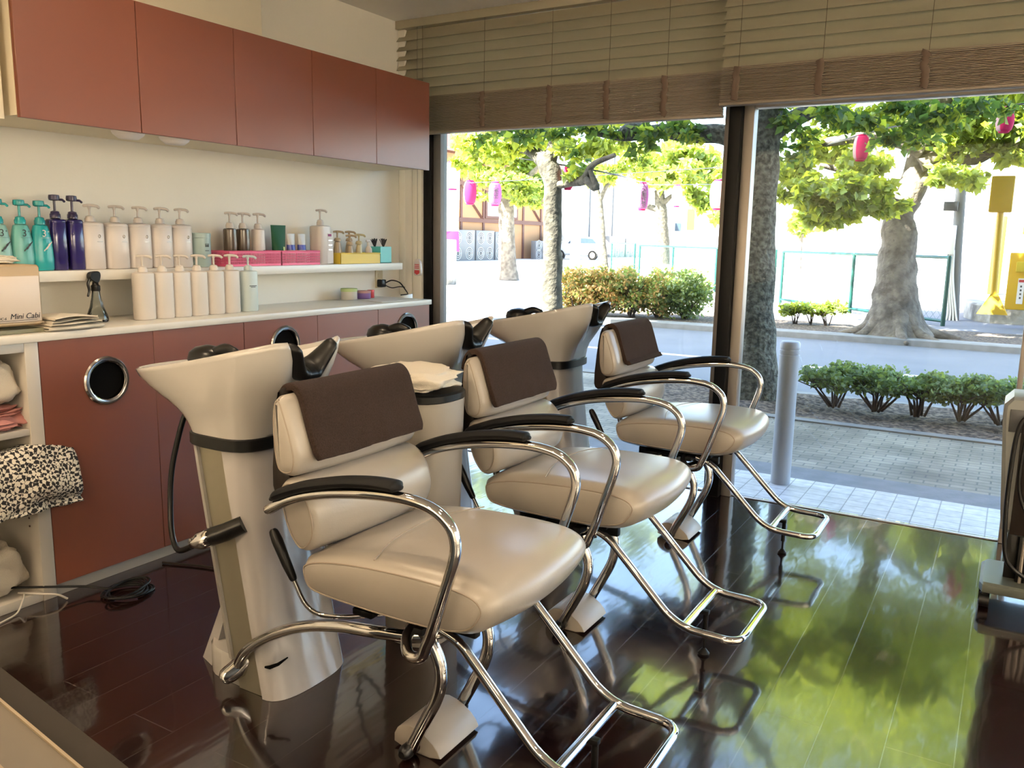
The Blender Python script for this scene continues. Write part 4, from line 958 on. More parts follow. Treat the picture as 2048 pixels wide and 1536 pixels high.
# ------------------------------------------------------------------ cords on the floor
bm = nb(); pts = []
for k in range(70):
    a = k*.42; r = .055+.012*math.sin(k*.9); pts.append((-2.665+r*1.5*math.cos(a)*.75, 1.78+r*1.5*math.sin(a), .006+.0008*k*.35))
pts += [(-2.78,1.70,.03),(-2.83,1.62,.045),(-2.88,1.54,.06),(-2.93,1.47,.07)]
tube(bm, cat(pts, 2), .0045, 7); single('black_cable', bm, M_rubber, 'coiled black cable on the floor in front of the shelf unit', 'cable')
bm = nb(); tube(bm, cat([(-2.90,1.52,.042),(-2.83,1.56,.040),(-2.80,1.60,.030),(-2.79,1.63,.006)],6), .004, 7); tube(bm, cat([(-2.88,1.53,.042),(-2.835,1.50,.04),(-2.82,1.47,.008),(-2.80,1.42,.0055),(-2.79,1.36,.0055),(-2.82,1.33,.006),(-2.85,1.36,.03)],6), .003, 7)
single('beige_cord', bm, M_cab, 'thin beige cord hanging from the bottom of the shelf unit', 'cord')
bm = nb(); tube(bm, cat([(-2.80,2.03,.006),(-2.60,2.10,.0065),(-2.42,2.12,.0065),(-2.25,2.02,.006),(-2.15,1.86,.006)],8), .0045, 7); single('floor_hose', bm, M_shell, 'thin brown hose lying on the floor from the cupboards to the nearest basin', 'hose')

# ------------------------------------------------------------------ the desk corner at the lower left and the machine at the right
t = thing('reception_desk', 'beige desk corner with a lighter top at the bottom left', 'desk', (-1.2,.2,0))
p0 = Vector((-.973,.481)); p1 = Vector((-.674,.441)); d = (p1-p0).normalized(); nrm = Vector((-d.y,d.x))   # nrm points away from the viewer
a0 = p0-d*.9; a1 = p1+d*.10
def slab(bm, o0, o1, z0, z1, mi=0):
    lo = []; hi = []
    for p, o in ((a0,o0),(a1,o0),(a1,o1),(a0,o1)):
        q = p+nrm*o; lo.append(bm.verts.new((q.x,q.y,z0))); hi.append(bm.verts.new((q.x,q.y,z1)))
    ring_faces(bm, [lo,hi], mi=mi)
bm = nb(); slab(bm, -.30, -.004, .0006, .775); obj('body', bm, M_desk, t)
bm = nb(); slab(bm, -.30, -.030, .7755, .80); obj('rim_board', bm, M_desk, t)
bm = nb(); slab(bm, -.0298, 0, .7755, .7985); obj('edge_band', bm, M_deskedge, t)
bm = nb(); slab(bm, -.30, -.082, .8005, .812); obj('desk_top', bm, M_desktop, t)
bm = nb(); slab(bm, -.0325, -.0295, .799, .8025); obj('trim_line', bm, M_desktop, t)

t = thing('rolling_machine', 'grey-beige wheeled salon machine at the right edge in front of the glass', 'machine', (.17,3.50,0))
bm = nb(); hp = [(.046,.30),(.040,.36),(.012,.715),(.014,.755),(.040,.785),(.30,.785),(.30,.28),(.10,.28)]
prism(bm, [Vector(q) for q in hp], [(3.40,.012,0,0),(3.412,0,0,0),(3.60,0,0,0),(3.612,.012,0,0)]); obj('housing', bm, M_cart, t)
bm = nb(); box(bm, .034, .09, 3.396, 3.3995, .66, .74, .001); obj('vent', bm, M_unitd, t)
bm = nb(); box(bm, .075, .30, 3.392, 3.3995, .29, .70, .001); obj('side_cover', bm, M_shell, t)
bm = nb(); box(bm, .11, .26, 3.44, 3.57, .10, .28, .003); box(bm, .072, .11, 3.47, 3.51, .10, .30, .002); obj('post', bm, M_black, t)
bm = nb(); 
for q in range(4): tube(bm, [(.125+q*.02,3.436,.10),(.125+q*.02,3.436,.28)], .0055, 8)
obj('slide_rails', bm, M_alul, t)
bm = nb(); prism(bm, [Vector(q) for q in [(.012,3.37),(.0,3.40),(.0,3.62),(.02,3.66),(.42,3.66),(.42,3.37)]], [(.062,.004,0,0),(.068,0,0,0),(.092,0,0,0),(.10,.010,0,0)], axis='z'); obj('base', bm, M_cartbase, t)
for wx, wy in ((.022,3.40),(.018,3.60),(.33,3.40),(.33,3.60)):
    bm = nb(); tube(bm, [(wx-.016,wy,.0262),(wx+.016,wy,.0262)], .0255, 20); box(bm, wx-.010, wx+.010, wy-.012, wy+.012, .045, .064, .003); obj('castor', bm, M_rubber, t)
bm = nb(); tube(bm, cat([(.12,3.385,.70),(.085,3.375,.72),(.062,3.372,.66),(.055,3.372,.50),(.058,3.375,.34),(.075,3.38,.20),(.13,3.40,.14),(.18,3.41,.115)],7), .008, 10)
tube(bm, cat([(.14,3.385,.66),(.10,3.376,.68),(.085,3.374,.58),(.088,3.374,.46),(.12,3.376,.38),(.16,3.38,.36)],7), .006, 10); obj('cable', bm, M_rubber, t)

# ================================================================== outdoors
bm = nb(); box(bm, -14, 14, WY+.30, 4.76, -.10, 0.0); struct('floor_entrance_tiles', bm, M_tile)
bm = nb(); box(bm, -14, 14, WY+.02, WY+.30, -.10, 0.0); struct('floor_threshold', bm, M_tile)
bm = nb(); box(bm, -40, 40, 4.76, 5.02, -.10, 0.0); struct('floor_kerb_strip', bm, M_concdark)
bm = nb(); box(bm, -40, 40, 5.02, 6.36, -.10, 0.0); box(bm, -40, -2.75, 6.36, 7.5, -.1, 0); struct('floor_pavement', bm, M_pave)
bm = nb(); box(bm, -2.75, 40, 6.36, 6.46, -.10, .012); box(bm, -40, 40, 7.5, 7.65, -.1, .01); struct('floor_planter_edge', bm, M_conc)
bm = nb(); bmesh.ops.create_grid(bm, x_segments=160, y_segments=40, size=1)
for v in bm.verts:
    x = -2.75+(v.co.x+1)/2*11; y = 6.46+(v.co.y+1)/2*1.04; v.co = Vector((x, y, .012+.03*noise.noise(Vector((x*1.5,y*1.5,0)))+.02*noise.noise(Vector((x*9,y*9,0)))))
o = single('planter_soil', bm, M_soil, 'brown mulch soil bed behind the pavement edging', 'soil', kind='stuff')
bm = nb(); box(bm, -60, 60, 7.65, 12.35, -.15, -.02); struct('floor_road', bm, M_asph)
bm = nb(); box(bm, -1.9, 40, 9.42, 9.54, -.0199, -.016); box(bm, -60, -2.2, 9.42, 9.54, -.0199, -.016); struct('floor_road_line', bm, M_white)
bm = nb(); box(bm, -60, 60, 12.35, 12.75, -.15, .06, .01); struct('floor_far_kerb', bm, M_conc)
bm = nb(); box(bm, -7.5, 30, 12.75, 14.6, -.15, .03); struct('floor_far_soil', bm, M_soil)
bm = nb(); box(bm, -120, -7.5, 12.75, 160, -.15, .02); box(bm, -7.5, 60, 24, 160, -.15, .02); box(bm, -7.5, -3.8, 14.6, 24, -.15, .02); struct('floor_plaza', bm, M_plaza)
bm = nb(); box(bm, -3.8, 60, 14.6, 24, -.15, .02); struct('floor_far_asphalt', bm, M_asph2)
# bollard
t = thing('bollard', 'pale grey cylindrical bollard standing on the white tiles outside', 'bollard', (-1.0,4.62,0))
bm = nb(); lathe(bm, [(.052,.0005),(.052,.70)], 32, (-1.0,4.62,0)); obj('post', bm, M_bollard, t)
bm = nb(); lathe(bm, [(.0525,.7002),(.0525,.712),(.050,.714),(.050,.722),(.0525,.724),(.0525,.738),(.050,.740),(.050,.747),(.0525,.749),(.0525,.775),(.046,.785),(.02,.788)], 32, (-1.0,4.62,0)); obj('ribbed_cap', bm, M_bollard, t)

# trees
def limb(bm, pts, rs, n=14, seed=0):
    c = cat(pts, 5); N = len(c); m_ = len(rs)-1; R = []
    for i in range(N):
        f = i/(N-1)*m_; k = min(int(f), m_-1); R.append(rs[k]+(rs[k+1]-rs[k])*(f-k))
    s0 = len(bm.verts); tube(bm, c, R, n); bm.verts.ensure_lookup_table()
    for v in list(bm.verts)[s0:]:
        v.co += Vector((noise.noise(v.co*5+Vector((seed,0,0))), noise.noise(v.co*5+Vector((0,seed,5))), 0))*max(R)*.12
def tree(label, base, limbs, blobs, leafsz, lm, bark, seed, roots=0, grp='street trees across the window', r0=.3):
    t = thing('street_tree', label, 'tree', base, grp); bm = nb()
    for pts, rs in limbs: limb(bm, pts, rs, seed=seed)
    rnd = random.Random(seed)
    for k in range(roots):
        a = 2*PI*k/roots+rnd.uniform(-.3,.3); b = Vector(base); L = r0*rnd.uniform(1.6,2.3)
        limb(bm, [b+Vector((math.cos(a)*r0*.45, math.sin(a)*r0*.45, r0*.75)), b+Vector((math.cos(a)*r0*.95, math.sin(a)*r0*.95, r0*.20)), b+Vector((math.cos(a)*L, math.sin(a)*L, -.02))], [r0*.38,r0*.22,r0*.06], 8, seed)
    obj('trunk', bm, bark, t, ang=80)
    leaves('crown', blobs, leafsz, lm, t, seed=seed)
    return t
b1 = gnd(1508, 795); Y1 = b1.y
def L(pxs, Y, dy=0): return [at(px, py, Y+dy*i) for i, (px, py) in enumerate(pxs)]
T1 = [(L([(1508,800),(1510,700),(1513,600),(1516,500),(1519,400),(1522,300),(1526,230),(1532,120)], Y1), [.21,.165,.150,.142,.140,.145,.16,.14]),
      (L([(1515,300),(1480,285),(1440,268),(1380,268),(1320,262),(1245,272),(1170,262)], Y1, -.06), [.09,.085,.08,.075,.06,.045,.02]),
      (L([(1300,262),(1262,262),(1225,275)], Y1-.3), [.05,.08,.02]),
      (L([(1535,270),(1575,245),(1640,212),(1720,170),(1800,140)], Y1, .15), [.09,.075,.06,.045,.03]),
      (L([(1526,180),(1500,60),(1420,-80)], Y1, -.1), [.11,.08,.04]), (L([(1530,160),(1600,20),(1700,-120)], Y1, .2), [.11,.08,.04])]
cA = lambda px, py, Y, dx=0: at(px, py, Y)
B1 = [(cA(1100,262,6.6),(.45,.5,.16),260),(cA(1230,262,6.7),(.50,.5,.18),300),(cA(1360,262,6.8),(.45,.5,.16),200),(cA(1000,275,6.7),(.3,.4,.10),110),
      (cA(1150,315,6.8),(.10,.2,.16),30),(cA(1290,290,6.8),(.2,.3,.12),60),
      (cA(1640,230,7.3),(.5,.6,.22),340),(cA(1780,240,7.4),(.55,.6,.26),420),(cA(1900,215,7.4),(.5,.6,.22),300),(cA(1580,300,7.4),(.25,.4,.12),80),
      (Vector((-2.6,7.2,5.2)),(2.6,2.0,1.3),2600),(Vector((-.6,7.4,5.1)),(2.2,2.0,1.3),2400)]
tree('large dark mottled street tree just outside the glass between the two windows', b1, T1, [(c_,r_,int(n_*(1.0 if c_.x < -2 and c_.z < 3 else 1.7))) for c_,r_,n_ in B1], .075, [M_leafd, M_leafd, M_leafm], M_bark, 11)
b2 = gnd(1788, 672, .03); Y2 = b2.y
T2 = [(L([(1788,672),(1789,640),(1790,600),(1794,540),(1797,480),(1798,430),(1806,400)], Y2), [.52,.36,.30,.255,.225,.215,.21]),
      (L([(1800,420),(1822,380),(1838,330),(1845,270),(1840,200),(1830,100)], Y2, .1), [.18,.19,.185,.17,.15,.10]),
      (L([(1795,425),(1768,395),(1745,375),(1700,345),(1640,330)], Y2, -.15), [.15,.12,.09,.06,.03]),
      (L([(1842,300),(1790,280),(1720,275),(1640,285),(1590,270)], Y2, -.15), [.12,.09,.075,.06,.03]),
      (L([(1840,330),(1890,310),(1950,320),(2010,290),(2060,280)], Y2, .1), [.11,.08,.07,.05,.03]), (L([(1845,240),(1900,190),(1980,150)], Y2), [.12,.09,.05])]
def px_blobs(lst, Y, k): return [(at(x, y, Y+dy), (rx*k, rd*k, rz*k), n) for x, y, dy, rx, rz, rd, n in lst]
k2 = Y2*.92/1681
B2 = px_blobs([(1610,380,-1.2,60,32,80,900),(1660,420,-1.0,70,30,80,900),(1700,380,-1.4,70,34,80,950),(1770,410,-1.3,50,26,60,420),(1580,340,-1.0,45,30,60,450),(1720,330,-.8,60,30,80,600),
               (1640,290,0,80,40,120,1100),(1740,250,.5,90,45,120,1500),(1860,230,.5,90,50,120,1600),(1960,260,0,90,55,120,1600),(2050,285,0,60,50,120,900),(1920,350,-.3,70,30,80,700),(1880,320,.6,60,40,90,700),
               (2050,200,0,90,60,120,1100),(1640,190,1,90,50,120,1100)], Y2, k2)
B2 += [(Vector((-1.3,Y2+.2,4.5)),(2.9,2.2,.75),2600),(Vector((1.7,Y2+.4,4.9)),(1.6,2.0,1.0),2200),(Vector((1.9,Y2+1.0,6.6)),(1.8,2.2,1.2),2200),(Vector((-4.2,Y2+.8,6.3)),(1.6,2.2,1.3),2100),(Vector((-2.6,Y2+.3,5.2)),(2.6,2.4,1.5),3000),(Vector((.2,Y2+.2,5.3)),(2.6,2.6,1.6),3000),(Vector((-1.2,Y2+.8,6.8)),(2.8,2.4,1.3),2400)]
tree('broad street tree with a spreading root flare beyond the road at the right', b2, T2, [(c_,r_,int(n_*(2.4 if n_ > 2000 else 1.35))) for c_,r_,n_ in B2], .115, [M_leafm, M_leafm, M_leafl], M_bark2, 23, roots=9, r0=.42)
b3 = gnd(1103, 648, .03); Y3 = b3.y; k3 = (Y3*.848+abs(b3.x)*.5)/1681
T3 = [(L([(1103,648),(1104,600),(1105,500),(1105,430),(1106,380),(1100,340),(1085,310)], Y3), [.19,.155,.14,.14,.145,.15,.13]),
      (L([(1098,335),(1060,300),(1010,290),(960,270)], Y3, .2), [.12,.09,.06,.03]), (L([(1108,372),(1140,366),(1170,358),(1185,330),(1230,310)], Y3, -.1), [.06,.055,.08,.045,.03]),
      (L([(1170,358),(1192,375),(1180,340)], Y3-.3), [.05,.06,.03]), (L([(1098,330),(1110,280),(1130,200)], Y3), [.11,.09,.05])]
B3 = px_blobs([(980,300,0,80,28,80,800),(1060,285,.3,70,28,80,700),(1160,300,0,70,26,80,650),(1230,290,.2,60,24,70,420),(930,310,0,50,28,60,380),(1150,340,-.2,40,14,30,120),(1060,200,0,150,60,120,1500),(1250,200,.5,130,60,120,1200)], Y3, k3)
tree('street tree with a forked trunk behind the farthest basin', b3, T3, [(c_,r_,int(n_*1.0)) for c_,r_,n_ in B3], .105, [M_leafm, M_leafl, M_leafm], M_bark3, 31)
b4 = gnd(1015, 560, .02); Y4 = b4.y; k4 = (Y4*.848+abs(b4.x)*.5)/1681
T4 = [(L([(1016,560),(1015,530),(1013,470),(1012,410),(1005,370),(990,330)], Y4), [.36,.28,.25,.24,.2,.12]), (L([(1012,400),(1050,360),(1080,330)], Y4), [.15,.10,.05])]
B4 = px_blobs([(960,335,0,60,38,70,1100),(1010,360,-.6,50,34,60,800),(1060,370,0,50,34,60,800),(940,300,0,60,34,70,700),(1040,310,0,70,34,70,900),(1085,350,.4,30,34,50,400),(980,380,-.3,40,20,50,350),(1060,400,0,30,16,40,250),(1010,290,0,110,30,100,900)], Y4, k4)
tree('pale trunk sunlit tree on the white plaza at the left', b4, T4, B4, .19, [M_leafl, M_leafm, M_leafl], M_bark2, 41)
b5 = gnd(1209, 537, .02); Y5 = b5.y; k5 = (Y5*.848+abs(b5.x)*.5)/1681
T5 = [(L([(1209,537),(1206,490),(1203,440),(1198,400),(1190,370)], Y5), [.20,.15,.14,.16,.1]), (L([(1200,400),(1215,370),(1240,340)], Y5), [.12,.08,.05])]
B5 = px_blobs([(1200,345,0,50,26,60,500),(1280,330,0,50,40,60,700),(1250,300,0,70,30,60,700)], Y5, k5)
tree('thin sunlit tree beside the white car', b5, T5, B5, .28, [M_leafl, M_leafm], M_bark3, 51)
Y6 = 46; k6 = (46*.848+18*.5)/1681
T6 = [(L([(1327,506),(1325,470),(1322,420),(1318,380)], Y6), [.42,.35,.33,.25]), (L([(1322,420),(1290,412)], Y6), [.2,.15]), (L([(1322,410),(1345,390)], Y6), [.2,.1])]
B6 = px_blobs([(1320,340,0,60,44,70,1200),(1390,330,0,60,44,70,1200),(1400,400,0,36,24,50,450),(1350,300,0,90,30,80,900),(1430,370,0,40,40,50,500),(1435,430,0,18,12,20,120)], Y6, k6)
base6 = at(1327,506,Y6); base6.z = .02; T6[0][0][0].z = -.05
tree('bright green tree far across the plaza right of the lilac lantern', base6, T6, B6, .42, [M_leafl, M_leafm], M_bark3, 61)
b7 = at(1600, 490, 40); b7.z = .02
tree('small bushy tree far behind the large dark trunk', b7, [([b7+Vector((0,0,-.05)), b7+Vector((0,0,1)), b7+Vector((.1,0,2.2))], [.15,.12,.06])], px_blobs([(1600,450,0,30,26,40,700),(1640,440,0,20,18,30,300)], 40, .0212), .35, [M_leafm, M_leafl], M_bark2, 71)

# shrubs
def shrub(name, c, rad, n, size, mats_, label, grp, seed, stems=7, stemz=.0, low=.35):
    t = thing(name, label, 'shrub', (c[0],c[1],stemz), grp); rnd = random.Random(seed); bm = nb()
    for k in range(stems):
        a = rnd.uniform(0,2*PI); r = rnd.random()*.15*rad[0]; p = Vector((c[0]+r*math.cos(a), c[1]+r*math.sin(a), stemz+.002))
        q = Vector((c[0]+rad[0]*.75*math.cos(a)*rnd.uniform(.5,1), c[1]+rad[1]*.75*math.sin(a)*rnd.uniform(.5,1), c[2]+rad[2]*rnd.uniform(-.2,.5)))
        m1 = p.lerp(q, .5)+Vector((rnd.gauss(0,.03),rnd.gauss(0,.03),.02)); tube(bm, cat([p,m1,q],4), [.010*rad[0]/.3,.003], 6)
        for z in range(2):
            e = m1+Vector((rnd.gauss(0,rad[0]*.4),rnd.gauss(0,rad[1]*.4),rad[2]*.7)); tube(bm, [m1, m1.lerp(e,.5)+Vector((0,0,.02)), e], [.005*rad[0]/.3,.002], 5)
    obj('stems', bm, M_twig, t)
    leaves('foliage', [(c, rad, n)], size, mats_, t, seed=seed, aspect=.36)
    return t
cols = [(1650,'left end, behind the bollard'),(1755,'second from the left'),(1845,'middle'),(1925,'fourth from the left'),(2000,'beside the rolling machine')]
for k, (px, lb) in enumerate([(1668,'leftmost, beside the bollard'),(1752,'second from the left'),(1840,'third from the left'),(1925,'fourth from the left'),(2005,'rightmost, beside the rolling machine')]):
    g_ = at(px, 800, 6.95); shrub('clipped_shrub', (g_.x, 6.95, .275), ([.31,.34,.34,.32,.30][k], .30, .120), 2500, .034, [M_leafh, M_leafh, M_leafb], 'low green clipped shrub in the mulch bed, '+lb, 'clipped shrubs along the pavement', 100+k, stems=9, stemz=.03)
for k in range(3): shrub('clipped_shrub', (.62+.62*k, 6.95, .275), (.32,.30,.12), 1500, .045, [M_leafh, M_leafb], 'low green clipped shrub in the mulch bed, %s behind the machine' % ['first','second','third'][k], 'clipped shrubs along the pavement', 120+k, stems=8, stemz=.03)
for k, px in enumerate([1560,1600,1640]):
    g_ = gnd(px, 657, .03); shrub('small_shrub', (g_.x, 14.0, .30), (.30,.30,.12), 700, .07, [M_leafb, M_leafm], 'small flat-topped shrub by the far kerb, %s of three' % ['left','middle','right'][k], 'small shrubs by the far kerb', 140+k, stems=5, stemz=.03)
# long sunlit hedge: separate bushes
hx = [(1150,12.9,.45,'leftmost, by the forked tree'),(1205,13.1,.55,'second from the left'),(1262,13.3,.60,'third from the left'),(1320,13.5,.62,'fourth from the left'),(1372,13.6,.60,'right end, by the black upright')]
for k, (px, Y, h, lb) in enumerate(hx):
    p = at(px, 600, Y); shrub('hedge_bush', (p.x, Y, .47), (.50,.60,.44), 4200, .060, [M_leafo, M_leafo, M_leafb] if k < 2 else ([M_leafo, M_leafb, M_leafb] if k < 4 else [M_leafb, M_leafh]), 'orange and green hedge bush across the road, '+lb, 'hedge bushes across the road', 160+k, stems=10, stemz=.03)  # sunlight painted as orange leaves at the left, greener to the right

# green fence with wire mesh
def fence(p, q, h, label, n=2):
    p = Vector(p); q = Vector(q); mid = (p+q)/2; t = thing('wire_fence', label, 'fence', (mid.x,mid.y,.02)); u = (q-p).normalized()
    for k in range(n+1):
        a = p.lerp(q, k/n); bm = nb(); tube(bm, [(a.x,a.y,.021),(a.x,a.y,h)], .035, 10, cap='round'); obj('post', bm, M_fence, t)
    bm = nb(); tube(bm, [(p.x,p.y,h),(q.x,q.y,h)], .028, 8); obj('top_rail', bm, M_fence, t)
    bm = nb(); tube(bm, [(p.x,p.y,.10),(q.x,q.y,.10)], .026, 8); obj('bottom_rail', bm, M_fence, t)
    bm = nb(); Ln = (q-p).length; s = 0.0; H_ = h-.12
    while s < Ln:
        for sg in (1,-1):
            a = p+u*s; e = min(Ln, max(0, s+sg*H_)); fr_ = abs(e-s)/H_
            b = p+u*e; tube(bm, [(a.x,a.y,.11),(b.x,b.y,.11+H_*fr_)], .0022, 3)
        s += .16
    w_ = obj('wire_mesh', bm, M_fence, t); w_['kind'] = 'stuff'
fence(gnd(1885,652,.02), gnd(1560,606,.02)+Vector((0,0,0)), 1.13, 'green wire mesh fence behind the root-flared tree')
fence(gnd(1545,604,.02), at(1278,545,27), 1.15, 'green wire mesh fence running off to the left behind the hedge', 3)
fence(at(1268,545,27), at(1222,545,33), 1.20, 'short green fence section farthest left on the plaza', 1)
# utility pole, boxes on it, conduits
pb = gnd(1905,640,.02); Yp = pb.y
t = thing('utility_pole', 'grey leaning utility pole with a meter box right of the large tree', 'pole', pb)
bm = nb(); tube(bm, [at(1905,640,Yp), at(1913,500,Yp), at(1922,380,Yp), at(1940,180,Yp)], [.10,.09,.085,.07], 16); obj('pole', bm, M_pole, t)
bm = nb(); a = at(1898,480,Yp-.14); box(bm, a.x-.10, a.x+.10, a.y-.08, a.y+.06, a.z-.25, a.z+.25, .01); obj('meter_box', bm, M_bwall, t)
bm = nb(); a = at(1903,415,Yp-.14); box(bm, a.x-.12, a.x+.10, a.y-.08, a.y+.06, a.z-.06, a.z+.10, .01); obj('bracket_box', bm, M_unitd, t)
bm = nb()
for q in range(4): tube(bm, cat([at(1896+q*4,500,Yp-.12), at(1894+q*4,560,Yp-.12), at(1896+q*5,620,Yp-.12), at(1890+q*8,645,Yp-.15)],5), .016, 7)
obj('conduit', bm, M_bwall, t)
# yellow barrier and machines at the right
yb = gnd(1985,640,0); t = thing('concrete_island', 'raised concrete island carrying the yellow barrier equipment', 'kerb island', (yb.x+1.5, 17.9, .02))
bm = nb(); prism(bm, [Vector(v) for v in [(-.55,16.9),(-.30,16.55),(4,16.8),(4,21),(-.9,21),(-.75,17.6)]], [(.021,.0,0,0),(.30,.0,0,0),(.33,.03,0,0)], axis='z'); obj('island', bm, M_stone, t)
zi = .331
g1 = gnd(1983,628,zi); Yg = g1.y
t = thing('barrier_post', 'tall yellow post with a box head and triangular foot', 'post', (g1.x,g1.y,zi))
bm = nb(); a = at(1984,625,Yg); b = at(2001,425,Yg); tube(bm, [(a.x,a.y,zi),(b.x,b.y,b.z)], .045, 12); obj('post', bm, M_yellow, t)
bm = nb(); c = at(2006,385,Yg); box(bm, c.x-.16, c.x+.14, c.y-.10, c.y+.10, at(2003,425,Yg).z, at(2008,352,Yg).z, .02); obj('head_box', bm, M_yellow, t)
bm = nb(); lo = [bm.verts.new((a.x+dx, a.y+dy, zi+.0005)) for dx, dy in ((-.20,-.12),(.20,-.12),(.20,.12),(-.20,.12))]; hi = [bm.verts.new((a.x+dx, a.y+dy, zi+.30)) for dx, dy in ((-.04,-.04),(.05,-.04),(.05,.04),(-.04,.04))]; ring_faces(bm, [lo,hi]); obj('foot', bm, M_yellow, t)
g2 = gnd(2030,620,zi); t = thing('ticket_machine', 'yellow box machine with a small white notice at the right edge', 'machine', (g2.x+.25,g2.y+.2,zi))
bm = nb(); X = gnd(2008,618,zi).x; z1 = at(2020,505,g2.y).z; box(bm, X, X+.75, g2.y, g2.y+.45, zi+.001, z1, .02); obj('cabinet', bm, M_yellow, t)
bm = nb(); box(bm, X+.10, X+.75, g2.y-.05, g2.y-.0005, z1-.30, z1-.14, .01); obj('hood', bm, M_yellow2, t)
bm = nb(); box(bm, X+.15, X+.24, g2.y-.006, g2.y-.0005, z1-.80, z1-.40); box(bm, X+.16, X+.23, g2.y-.008, g2.y-.0065, z1-.46, z1-.42, mi=1); 
for q in range(4): box(bm, X+.185, X+.21, g2.y-.008, g2.y-.0065, z1-.54-.06*q, z1-.51-.06*q, mi=2)
obj('notice', bm, [M_paper, M_redjar, M_unitd], t)
t = thing('yellow_panel', 'large yellow panel standing behind the barrier post', 'panel', (.3,20.4,zi))
bm = nb(); x0 = at(1972,600,20.4).x; x1 = at(1996,600,20.4).x; box(bm, x0, x1, 20.4, 20.9, zi, at(1985,432,20.4).z, .02); obj('panel', bm, M_yellow2, t)
bm = nb(); x2 = at(2022,500,20.4).x; box(bm, x1+.3, x2+3, 20.5, 20.8, at(2030,468,20.4).z, at(2030,435,20.4).z, .01); obj('beam', bm, M_yellow2, t)
bm = nb(); box(bm, x2+2.5, x2+2.9, 20.5, 20.8, zi, at(2030,468,20.4).z, .01); obj('beam_post', bm, M_yellow2, t)

# half-timbered building, outdoor units, white building, car
FX = -28.0
t = thing('timber_building', 'orange half-timbered building at the far left beyond the plaza', 'building', (FX-4, 42, .02))
bm = nb(); box(bm, FX-8, FX, 28, 53, .021, 6.2); obj('wall', bm, M_orange, t)
bm = nb()
for yy in (31,34,36.4,38.8,41.2,43.6,46,48.4,50.8): box(bm, FX, FX+.06, yy-.10, yy+.10, .03, 6.2)
for zz in (2.35, 4.4): box(bm, FX, FX+.07, 28, 53, zz-.12, zz+.12)
obj('timber_frame', bm, M_timber, t)
for ya, za, yb_, zb in ((36.5,4.3,38.7,2.45),(41.1,4.3,43.5,2.45),(48.3,4.3,50.7,2.45)):
    bm = nb(); tube(bm, [(FX+.02,ya,za),(FX+.02,yb_,zb)], .10, 4); obj('brace', bm, M_timber, t)
bm = nb(); box(bm, FX-.02, FX+.09, 43.75, 47.6, 2.5, 4.15); box(bm, FX+.05, FX+.10, 43.95, 45.6, 2.65, 4.0, mi=1); box(bm, FX+.05, FX+.10, 45.8, 47.4, 2.65, 4.0, mi=1); obj('window', bm, [M_timber, M_frost], t)
bm = nb(); prism(bm, [Vector((FX+.8,6.0)),Vector((FX-4,8.8)),Vector((FX-8.8,6.0))], [(27.6,0,0,0),(53.4,0,0,0)]); obj('roof', bm, M_timber, t)
def acunit(y0, y1, h, label, x=FX+1.0, fans=2):
    t = thing('outdoor_unit', label, 'air conditioner', (x,(y0+y1)/2,.02), 'outdoor units along the building'); bm = nb(); box(bm, x-.35, x, y0, y1, .021, h, .02); obj('casing', bm, M_unit, t)
    n = max(1, round((y1-y0)/1.0))
    for i in range(n):
        for j in range(fans):
            yc = y0+(y1-y0)*(i+.5)/n; zc = h*(j+.5)/fans; bm = nb()
            R3 = Matrix.Rotation(PI/2,3,'Y')
            for r in (.12,.22,.32): lathe(bm, [(r,.0),(r+.02,.012),(r+.03,0)], 24, (x+.001,yc,zc), rot=R3, cap0=False, cap1=False)
            lathe(bm, [(.34,.0),(.34,.005)], 24, (x-.001,yc,zc), rot=R3, mi=1); obj('fan_grille', bm, [M_bwall, M_unitd], t)
acunit(38.9, 41.2, 1.75, 'tall grey outdoor unit beside the bush by the orange building'); acunit(41.35, 43.3, 1.75, 'tall grey outdoor unit, second from the bush'); acunit(43.45, 45.2, 1.70, 'tall grey outdoor unit under the building window')
acunit(48.4, 50.2, 1.2, 'low grey outdoor unit between two trunks'); acunit(50.4, 52.6, 1.7, 'tall grey outdoor unit at the far end of the orange building')
acunit(60, 63.0, 1.65, 'tall grey outdoor unit in front of the white building'); acunit(63.2, 66, 1.5, 'grey outdoor unit behind the pale blue post')
shrub('small_shrub', (FX+.9,37.6,.45), (.5,1.0,.40), 900, .16, [M_leafb, M_leafm], 'low green bush in front of the orange building', 'bushes by the orange building', 180, stems=5, stemz=.02)
t = thing('white_building', 'plain white building beyond the orange one with vertical pipes', 'building', (-34, 62, .02))
bm = nb(); box(bm, -42, -30, 55, 76, .021, 9); obj('wall', bm, M_bwall, t)
bm = nb()
for yy in (60.5, 62.5, 67): tube(bm, [(-29.93,yy,.05),(-29.93,yy,9)], .06, 8)
obj('pipe', bm, M_unit, t)
t0 = gnd(1160, 512); bm = nb(); a = at(1150,520,46); tube(bm, [(a.x,a.y,.021),(a.x,a.y,7.5)], .30, 14); single('blue_post', bm, mat('post_pale_blue', (.45,.58,.75), .5), 'thick pale blue and white post left of the car', 'post')
bm = nb(); a = at(888,560,19); box(bm, a.x-.5, a.x+.08, a.y, a.y+.5, .021, 1.25, .03); single('stone_pillar', bm, M_stone, 'square stone pillar at the far left edge of the window', 'pillar')
